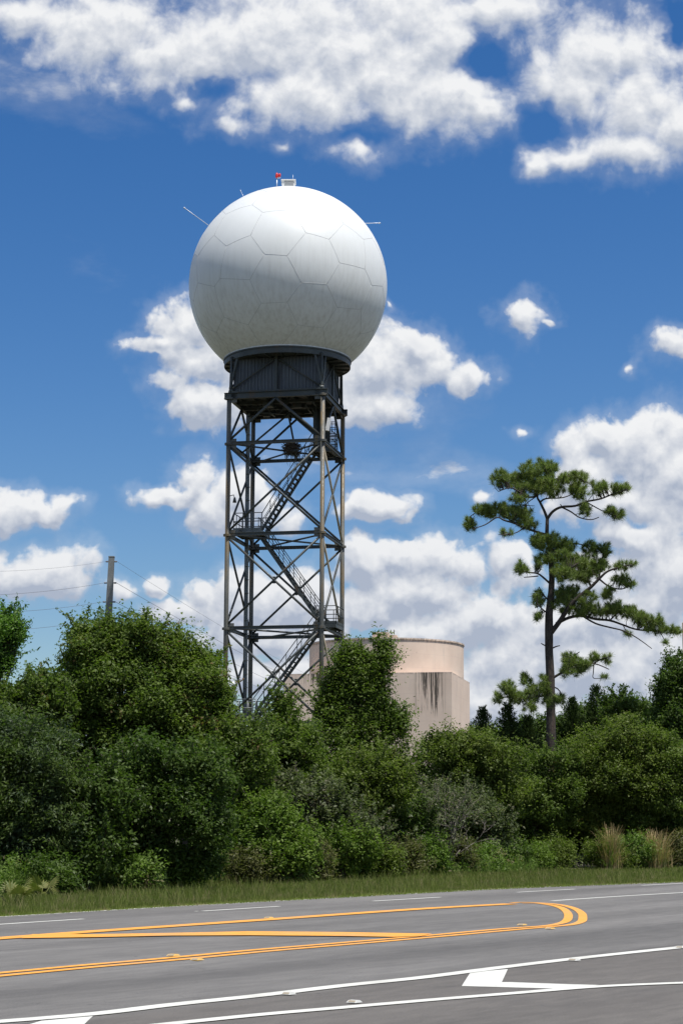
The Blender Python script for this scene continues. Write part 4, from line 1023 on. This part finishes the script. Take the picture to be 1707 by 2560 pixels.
# bare twiggy bush showing the wall behind it
gB = dat(1000,1892,66.5); bb = empty('twiggy_bush', (gB.x,66.5,0)); tag(bb, 'half bare bush of pale grey twigs with the pink wall showing through', 'shrub')
RT = np.random.default_rng(77); q = MB()
def twig_tree(mb, p, d, L, r, depth, ends):
    p2 = p + d*L; mb.tube([p, p.lerp(p2,.5)+Vector(RT.normal(0,.03*L,3)), p2], [r, r*.85, r*.65], 5)
    if depth == 0: ends.append((p2, d)); return
    for k in range(RT.integers(2,4)):
        nd = (d + Vector(RT.normal(0,0.42,3)) + Vector((0,0,0.12))).normalized(); twig_tree(mb, p.lerp(p2, RT.uniform(.6,1)), nd, L*RT.uniform(.6,.85), r*.62, depth-1, ends)
ends = []
for k in range(7): twig_tree(q, Vector((RT.normal(0,.35),RT.normal(0,.3),0)), Vector((RT.normal(0,.28),RT.normal(0,.25),1)).normalized(), RT.uniform(1.05,1.5), .028, 4, ends)
q.build('branches', m_twig, bb)
C_ = np.array([tuple(e[0]) for e in ends]); C_ = np.repeat(C_, 9, 0)+RT.normal(0,.12,(len(C_)*9,3)); quads_obj('leaves', leaves(C_, unit(RT.normal(size=C_.shape)+np.array([0,-.3,.6])), .10, .055, RT), 4, m_grey, bb)

# ---------------- pine
PY = 100.0
Zp = lambda x, y: (1140+x/2.765, 1120+y/2.765)
RP = np.random.default_rng(99)
g0 = at(*Zp(655,2040), PY); pine = empty('pine_tree', (g0.x, PY, 0)); tag(pine, 'tall open crowned pine with a bare trunk and long crooked limbs right of the building', 'tree')
def zp(x, y, dy=0.0): q = at(*Zp(x,y), PY+dy); return q - Vector((g0.x, PY, 0))
mpx = PY/FPX/2.765           # metres per zoom pixel
tk = MB(); tp = [(660,2400,38),(655,2040,34),(652,1800,31),(650,1600,30),(640,1400,28),(640,1250,29),(640,1150,27),(655,1000,22),(660,900,20),(650,720,17),(625,600,14),(628,490,12)]
pts = [zp(x,y) for x,y,r in tp]; pts[0].z = -0.1
tk.tube(pts, [r*mpx for x,y,r in tp], 14); tk.build('trunk', m_pbark, pine)
BR = [  # points and depth drift in metres, start/end radii in zoom px
 ([(628,490),(605,430),(578,375),(560,330),(600,240),(650,130)],0.6,11,4), ([(628,490),(665,440),(725,408),(820,400),(900,370),(1000,350),(1100,310),(1180,290)],-0.8,11,4),
 ([(725,408),(790,440),(850,480),(930,495),(985,478)],-1.2,6,3), ([(900,375),(1000,430),(1090,470)],-.6,5,2), ([(578,375),(620,350),(740,342),(840,300)],.9,7,3),
 ([(560,330),(500,340),(430,300),(370,275),(290,300)],-.7,8,3), ([(560,330),(520,260),(470,190),(380,180)],1.2,7,3), ([(600,240),(700,210),(800,190),(880,230)],-1.0,6,3),([(560,330),(480,390),(540,400)],.6,4,2),
 ([(622,600),(540,575),(470,550),(400,520),(330,500),(280,480),(200,530),(110,560)],-.5,10,3), ([(400,520),(300,450),(190,420),(100,470)],.8,6,3), ([(470,550),(400,590),(290,600)],-1,5,2),
 ([(655,945),(600,895),(560,868),(500,860),(440,850)],-.3,8,4), ([(565,885),(520,890),(467,894)],-.2,5,3), ([(640,1060),(600,1010),(570,960)],.3,6,4),([(625,1140),(590,1110),(560,1080)],-.3,6,3),
 ([(655,1275),(715,1195),(780,1095),(850,1025),(930,960),(985,905),(1040,855),(1110,830),(1200,808)],-.9,19,4), ([(985,905),(1060,960),(1140,975),(1205,950)],-.4,7,3), ([(930,960),(880,860),(800,760),(760,680)],.9,8,4),([(985,905),(1000,800),(1020,700)],.2,7,3),
 ([(650,720),(720,690),(800,660),(930,680)],.5,8,3), ([(660,900),(740,860),(840,800)],-1.2,8,3), ([(690,1215),(780,1172),(870,1160),(960,1182),(1060,1192),(1150,1222),(1250,1255),(1400,1262),(1530,1240)],.6,12,4),
 ([(870,1160),(960,1212),(1060,1240),(1150,1262),(1230,1302),(1290,1342),(1350,1387)],-.5,7,2.5), ([(1060,1192),(1150,1110),(1240,1100)],.5,6,3), ([(1250,1255),(1340,1200),(1410,1170)],.3,5,3),([(780,1095),(760,1010),(800,960)],.8,6,3),([(1400,1262),(1440,1330)],0,4,2),([(1150,1222),(1180,1280)],0,4,2),
 ([(650,1600),(740,1548),(850,1508),(950,1490),(1055,1530)],-.5,10,3), ([(950,1490),(1000,1460),(1060,1440)],-.3,5,3), ([(950,1490),(946,1550),(950,1592),(1040,1588)],-.4,4,2), ([(740,1548),(800,1450),(850,1410)],.4,5,3),
 ([(655,1650),(700,1665),(738,1720)],.3,6,3), ([(648,1700),(560,1720),(450,1732),(330,1722),(260,1772)],-.4,9,3), ([(560,1720),(520,1640),(495,1580)],.5,5,3), ([(450,1732),(380,1680),(340,1620)],-.5,5,3),([(648,1640),(600,1600),(590,1560)],.4,5,3),
 ([(630,1372),(605,1362),(585,1350)],-.1,6,3), ([(660,1385),(690,1372),(716,1366)],0,6,3), ([(728,405),(718,388)],0,4,3)]
allb = []
for ptsb, dy, r0, r1 in BR:
    q = MB(); n_ = len(ptsb); P3 = []
    for i, (x, y) in enumerate(ptsb):
        t = i/(n_-1); P3.append(zp(x, y, dy*t*1.2))
    P3 = smooth_line(P3, 4); m_ = len(P3)
    q.tube(P3, [(r0+(r1-r0)*(i/(m_-1)))*mpx for i in range(m_)], 7); q.build('limb', m_pbark, pine)
    allb += [tuple(p_) for p_ in P3]
allb = np.array(allb)
EL = [(300,220,60,60),(400,200,90,50),(560,160,120,80),(660,130,50,50),(500,260,110,60),(650,250,110,70),(800,210,100,50),(860,270,70,60),(970,290,60,50),(1100,300,80,36),(1165,285,30,30),(430,350,60,40),(880,425,50,45),(1080,455,60,40),(1120,470,26,26),
 (190,430,80,50),(300,430,90,55),(430,455,90,60),(100,510,45,50),(485,520,70,45),(340,585,60,18),(620,640,100,55),(560,660,50,45),(750,670,80,50),(930,690,65,45),(1030,700,45,55),(720,770,130,75),(880,800,120,75),(1000,790,70,60),(580,780,35,55),(450,825,45,50),(750,870,100,60),(900,880,90,45),
 (1125,830,50,30),(1200,812,28,20),(1130,925,60,45),(1190,955,32,24),(790,985,80,50),(730,1050,90,80),(900,1040,60,55),(870,1110,90,45),(1050,1010,45,50),(565,1040,45,60),(570,1155,26,36),(1000,1120,90,45),(1130,1100,75,60),(1220,1130,60,50),(1300,1190,75,55),(1380,1230,65,50),(1500,1250,60,34),(1440,1332,18,20),(1172,1282,26,20),(1405,1172,26,26),
 (800,1460,60,55),(780,1540,75,45),(880,1500,55,45),(960,1440,40,34),(1040,1460,34,32),(1018,1580,26,12),(340,1660,55,55),(420,1720,65,50),(495,1590,36,45),(530,1690,65,60),(600,1640,45,70),(640,1740,50,50),(285,1725,36,40),(725,1735,50,36),(500,1790,50,30)]
TC = []
for (x,y,rx,ry) in EL:
    n_ = max(4, int(rx*ry/92)); d = unit(RP.normal(size=(n_,3)))*(RP.random((n_,1))**0.45)*1.12
    c_ = zp(x,y, RP.normal(0,.25)); dep = max(rx,ry)*mpx*1.0
    near = allb[np.argmin(np.sum((allb[:,[0,2]]-np.array([c_.x,c_.z]))**2,1))]
    for k in range(n_): TC.append((c_.x+d[k,0]*rx*mpx, near[1]*0.7+d[k,1]*dep, c_.z+d[k,2]*ry*mpx))
TC = np.array(TC)
nb = allb[np.argmin(((TC[:,None,:]-allb[None])**2).sum(2),1)]
ax_ = unit(unit(TC-nb)*0.5+np.array([0,0,0.75])+RP.normal(0,.28,TC.shape))
tw = MB()
for c_, b_, a_ in zip(TC, nb, ax_):
    if RP.random() < 0.85:
        mid = (np.array(c_)+b_)/2+RP.normal(0,.05,3)-np.array([0,0,.06]); tw.tube([tuple(b_), tuple(mid), tuple(c_)], [.020,.016,.012], 4, cap=False)
tw.build('twigs', m_pbark, pine)
NPT = 95; n_ = len(TC)*NPT
base = np.repeat(TC,NPT,0); axr = np.repeat(ax_,NPT,0)
st_ = base - axr*(RP.random((n_,1))*0.16)
dirn = unit(axr*RP.uniform(0.0,1.5,(n_,1)) + unit(RP.normal(size=(n_,3)))*0.8)
ln = RP.uniform(.18,.34,(n_,1)); sd_ = unit(np.cross(dirn, RP.normal(size=(n_,3))))*0.0085
V = np.empty((n_,4,3)); V[:,0] = st_-sd_*.7; V[:,1] = st_+sd_*.7; mid_ = st_+dirn*ln*.6; V[:,2] = st_+dirn*ln-np.array([0,0,.02])+sd_*.3; V[:,3] = st_+dirn*ln-np.array([0,0,.02])-sd_*.3
quads_obj('needles', V.reshape(-1,3), 4, m_need, pine)
bd = MB()
for c_, a_ in zip(TC, ax_):
    e_ = Vector(tuple(c_)); a_ = Vector(tuple(a_)); bd.tube([e_-a_*.12, e_+a_*.02, e_+a_*.14], [.016,.030,.008], 5)
bd.build('shoot_tips', m_bud, pine)

# ---------------- undergrowth and verge
def edge_at(t):           # t along the far road edge
    i = min(int(t), len(edge)-2); return edge[i].lerp(edge[i+1], t-i)
EX = np.array([[q.x,q.y] for q in edge_s])
def edge_points(n, r, s0, s1):
    seg = np.linalg.norm(np.diff(EX,axis=0),axis=1); cs = np.concatenate([[0],np.cumsum(seg)])
    i0 = cs[1] + np.linalg.norm(np.array([edge[1].x,edge[1].y])-EX[1])
    s_ = r.uniform(s0,s1,n) + cs[1]+30.0
    k = np.clip(np.searchsorted(cs,s_)-1,0,len(seg)-1); t = ((s_-cs[k])/seg[k])[:,None]
    return EX[k]+(EX[k+1]-EX[k])*t, s_-cs[1]-30.0
NR = np.array([RNRM.x, RNRM.y])
def verge_w(s): return np.interp(s, [-20,0,6,12,19,30,60], [4.6,4.4,6.0,8.0,9.4,10.2,11.0])
def blades(n, s0, s1, w0, w1, h0, h1, wd, r, lean=0.3, dens_fn=None):
    P_, s_ = edge_points(n, r, s0, s1); W_ = verge_w(s_)
    off = (w0 + (w1-w0)*r.random(n))*W_ + 0.10
    P_ = P_ + NR*off[:,None]
    patch = 0.5+0.5*sines(np.column_stack([P_,np.zeros(n)]), r.random(6)*6, 0.9)
    h = (h0+(h1-h0)*r.random(n)**1.5)*(0.6+0.7*patch)
    a = r.random(n)*6.283; side = np.column_stack([np.cos(a),np.sin(a),np.zeros(n)])*wd/2
    b_ = np.column_stack([P_, np.zeros(n)]); ld = np.column_stack([np.cos(a*7.3),np.sin(a*7.3),np.zeros(n)])*(h*lean*r.random(n))[:,None]
    V = np.empty((n,4,3)); V[:,0] = b_-side; V[:,1] = b_+side; V[:,2] = b_+ld+side*.25+np.column_stack([np.zeros(n),np.zeros(n),h]); V[:,3] = b_+ld*1.05-side*.25+np.column_stack([np.zeros(n),np.zeros(n),h])
    return V.reshape(-1,3)
rg_ = np.random.default_rng(8)
V = np.concatenate([blades(230000,-7,34,0.0,1.05,.04,.15,.016,rg_), blades(26000,-7,34,0.0,1.05,.10,.34,.014,rg_,lean=.6), blades(50000,30,75,0.0,1.1,.06,.2,.04,rg_), blades(30000,-30,-7,0,1.1,.06,.2,.04,rg_)])
tag(quads_obj('grass', V, 4, m_grass), kind='stuff')
# ragged turf creeping over the edge of the asphalt
V = blades(16000,-7,34,-0.03,0.015,.03,.08,.016,rg_,lean=1.2); o_ = quads_obj('verge_grass', V, 4, m_grass); tag(o_, kind='stuff')
# tall weeds between verge and hedge
def weeds(n, r, s0, s1, w0, w1, hmin, hmax):
    P_, s_ = edge_points(n, r, s0, s1); P_ = P_ + NR*((w0+(w1-w0)*r.random(n))*verge_w(s_))[:,None]
    pt_ = 0.5+0.5*sines(np.column_stack([P_,np.zeros(n)]), [1,2,3,4,5,6], 1.1)
    H_ = (hmin+(hmax-hmin)*r.random(n))*(0.45+0.9*pt_); C = []; Nn = []
    Vb = []
    for j in range(9):
        t = (j+0.5)/9; lean = np.column_stack([np.sin(P_[:,0]*9)*.15, np.cos(P_[:,1]*9)*.15, np.ones(n)])
        base = np.column_stack([P_,np.zeros(n)])+lean*(H_*t)[:,None]
        for k in range(3):
            C.append(base+r.normal(0,1,(n,3))*np.array([.07,.07,.04])); Nn.append(unit(r.normal(size=(n,3))*.8+np.array([0,-.2,.6])))
    return np.concatenate(C), np.concatenate(Nn)
Cw, Nw = weeds(5200, rg_, 1.0, 36, .93, 1.30, .25, 1.15)
quads = leaves(Cw, Nw, .12, .038, rg_)
tall = blades(26000, 0.5, 36, .90, 1.35, .2, .6, .016, rg_, lean=.8)
und = quads_obj('undergrowth', np.concatenate([quads, tall]), 4, m_weed); tag(und, kind='stuff')
Cw, Nw = weeds(1500, rg_, -9, 1.5, 1.0, 1.2, .15, .55)
und = quads_obj('undergrowth', leaves(Cw, Nw, .12, .038, rg_), 4, m_weed); tag(und, kind='stuff')
Cw, Nw = weeds(6500, rg_, -9, 40, 1.15, 1.75, .5, 1.7)
und = quads_obj('undergrowth', leaves(Cw, Nw, .12, .06, rg_), 4, m_dark); tag(und, kind='stuff')

WG = 'weedy bushes along the verge'
m_brn = leaf_mat('browned_weeds', (0.072,0.085,0.026), (0.145,0.140,0.055), None, patch=1.3)
for k, (px, Y, w_, h_, mm, lab) in enumerate([
    (575, 55.0, 34, 30, m_brn, 'brownish weedy bush at the left foot of the bright leafy bush'),
    (660, 56.5, 34, 26, m_weed, 'low fresh green weed bush at the verge directly under the tower'),
    (722, 58.0, 30, 34, m_brn, 'browned weed bush between the two light green bushes'),
    (870, 61.5, 40, 36, m_mid, 'mid green weed bush at the verge under the upright oak'),
    (925, 63.5, 36, 34, m_brn, 'brown tinged weed bush at the verge left of the twiggy bush'),
    (985, 65.0, 38, 34, m_weed, 'pale green weed bush at the foot of the twiggy bush'),
    (1045, 67.5, 40, 34, m_brn, 'reddish brown weed bush at the verge below the dusty shrub'),
    (1105, 69.5, 38, 26, m_weed, 'pale grassy weed bush at the verge left of the dark hollow'),
    (1168, 71.5, 34, 30, m_dark, 'dark weed bush at the foot of the dark hollow'),
    (1228, 72.5, 30, 24, m_brig, 'small bright yellow green bush at the verge under the dark hollow'),
    (1275, 74.0, 34, 32, m_mid, 'mid green weed bush left of the pile of dead branches'),
    (1390, 75.0, 44, 34, m_mid, 'wide green weed bush below the straw coloured tuft'),
    (1455, 76.5, 36, 36, m_weed, 'green weed bush between the two dry grass tufts'),
    (1550, 78.5, 40, 36, m_brn, 'brownish weed bush right of the wide dry tuft'),
    (330, 49.5, 26, 22, m_weed, 'small green weed bush at the grass edge under the big oak bush'),
    (415, 51.0, 26, 20, m_brig, 'small bright weed bush at the mouth of the deep shade'),
    (120, 46.0, 30, 26, m_dark, 'dark weed bush right of the small palmetto')]):
    yb = 1892 + CAMZ*4225/Y
    plant('weed_bush', 'shrub', lab, px, Y, [(px,yb-h_*.7,w_*.8,h_*.8,0,.5),(px-w_*.5,yb-h_*.45,w_*.5,h_*.6,-.1,.4),(px+w_*.55,yb-h_*.5,w_*.5,h_*.6,.1,.4)], mm, dens=13, per=18, leaf=.11, wid=.045, spread=.12, group=WG, stem='stem', crown='leaves', stem_r=.03, seed=200+k, sprig=2.2, hole=.45, shoots=26)

# tan dry grass clumps, fallen dry branches, palmettos
def grass_clump(px, base_y, h, rad, lab, seed, m=m_dry, n=900, grp=None, cat='grass clump'):
    r = np.random.default_rng(seed); g0 = gnd(px*DS, base_y*DS); root = empty('grass_clump', (g0.x,g0.y,0)); tag(root, lab, cat, grp)
    for nm, mm, nn_, hh in (('dry_blades', m, n, 1.0), ('green_blades', m_weed, n//2, .7)):
        a = r.random(nn_)*6.283; rr_ = rad*np.sqrt(r.random(nn_))*.5; b_ = np.column_stack([rr_*np.cos(a), rr_*np.sin(a), np.zeros(nn_)])
        b_ = b_ + np.column_stack([r.normal(0,rad*.28,nn_), r.normal(0,rad*.2,nn_), np.zeros(nn_)]); H_ = h*hh*(.25+.75*r.random(nn_)**1.3); out_ = r.normal(0,.16,(nn_,3))*np.array([1,1,.3]) +  np.column_stack([np.cos(a),np.sin(a),np.zeros(nn_)])*(rad*(.2+.8*r.random(nn_)))[:,None]
        sd2 = np.column_stack([-np.sin(a),np.cos(a),np.zeros(nn_)])*.014; seg_ = 4; Vs = []
        for j in range(seg_):
            t0, t1 = j/seg_, (j+1)/seg_
            f = lambda t: b_+out_*(t**2)+np.column_stack([np.zeros(nn_),np.zeros(nn_),H_*(t*1.25-.35*t*t)])
            V = np.empty((nn_,4,3)); V[:,0] = f(t0)-sd2*(1-t0*.8); V[:,1] = f(t0)+sd2*(1-t0*.8); V[:,2] = f(t1)+sd2*(1-t1*.8); V[:,3] = f(t1)-sd2*(1-t1*.8); Vs.append(V.reshape(-1,3))
        quads_obj(nm, np.concatenate(Vs), 4, mm, root)
grass_clump(1405, 2000, 2.1, .38, 'tall narrow tuft of straw coloured grass left of the wider dry tuft', 1, grp='dry grass tufts by the right hedge', n=500)
grass_clump(1505, 1997, 1.9, .6, 'wide arching tuft of tan dry grass near the right edge', 2, grp='dry grass tufts by the right hedge', n=650)
grass_clump(545, 2030, 1.1, .6, 'yellowing grassy clump at the left foot of the bright bush', 4, m=m_palm, n=260, grp='yellowing clumps along the verge')
def palmetto(px, by, h, lab, seed):
    r = np.random.default_rng(seed); g0 = gnd(px*DS, by*DS); root = empty('palmetto', (g0.x,g0.y,0)); tag(root, lab, 'palmetto', 'palmettos at the foot of the thicket')
    for k in range(7):
        q = MB(); a = r.uniform(0,6.28); el = r.uniform(.5,1.3); L = h*r.uniform(.5,.9); d_ = Vector((math.cos(a)*math.cos(el), math.sin(a)*math.cos(el), math.sin(el))); tip = d_*L
        q.tube([(0,0,0), tuple(tip*.5), tuple(tip)], .012, 5); sidev = d_.cross(Vector((0,0,1))).normalized(); upv = sidev.cross(d_)
        for j in range(15):
            b_ = (j-7)/7*1.5; e = (d_*math.cos(b_)+sidev*math.sin(b_)).normalized(); Lf = .42*(1-.25*abs(b_)); w_ = e.cross(upv).normalized()*.022
            m1 = tip+e*Lf*.5; en = tip+e*Lf-Vector((0,0,.08))
            q.raw([tip, m1+w_, en, m1-w_], [(0,1,2,3)])
        q.build('frond', m_palm, root)
palmetto(30, 2083, .55, 'low palmetto with yellow fronds at the lower left corner of the thicket', 1)
palmetto(95, 2068, .5, 'small palmetto spilling onto the grass at far left', 2)
palmetto(285, 2050, 1.2, 'light green palmetto in the shade left of the big oak bush', 3)
db = gnd(1330*DS, 1992*DS); r_ = empty('dead_branches', (db.x, db.y, 0)); tag(r_, 'pile of bare greyish dead branches left of the straw coloured tufts', 'dead branches')
q = MB()
for k in range(46):
    a = RT.uniform(0,6.28); p0 = Vector((RT.normal(0,.5),RT.normal(0,.3),RT.uniform(0,.3))); d_ = Vector((math.cos(a),math.sin(a)*.5,RT.uniform(.1,.9))); L = RT.uniform(.4,1.1)
    q.tube([p0, p0+d_*L*.5+Vector((0,0,.06)), p0+d_*L], [.016,.012,.005], 5)
q.build('twigs', m_twig, r_)
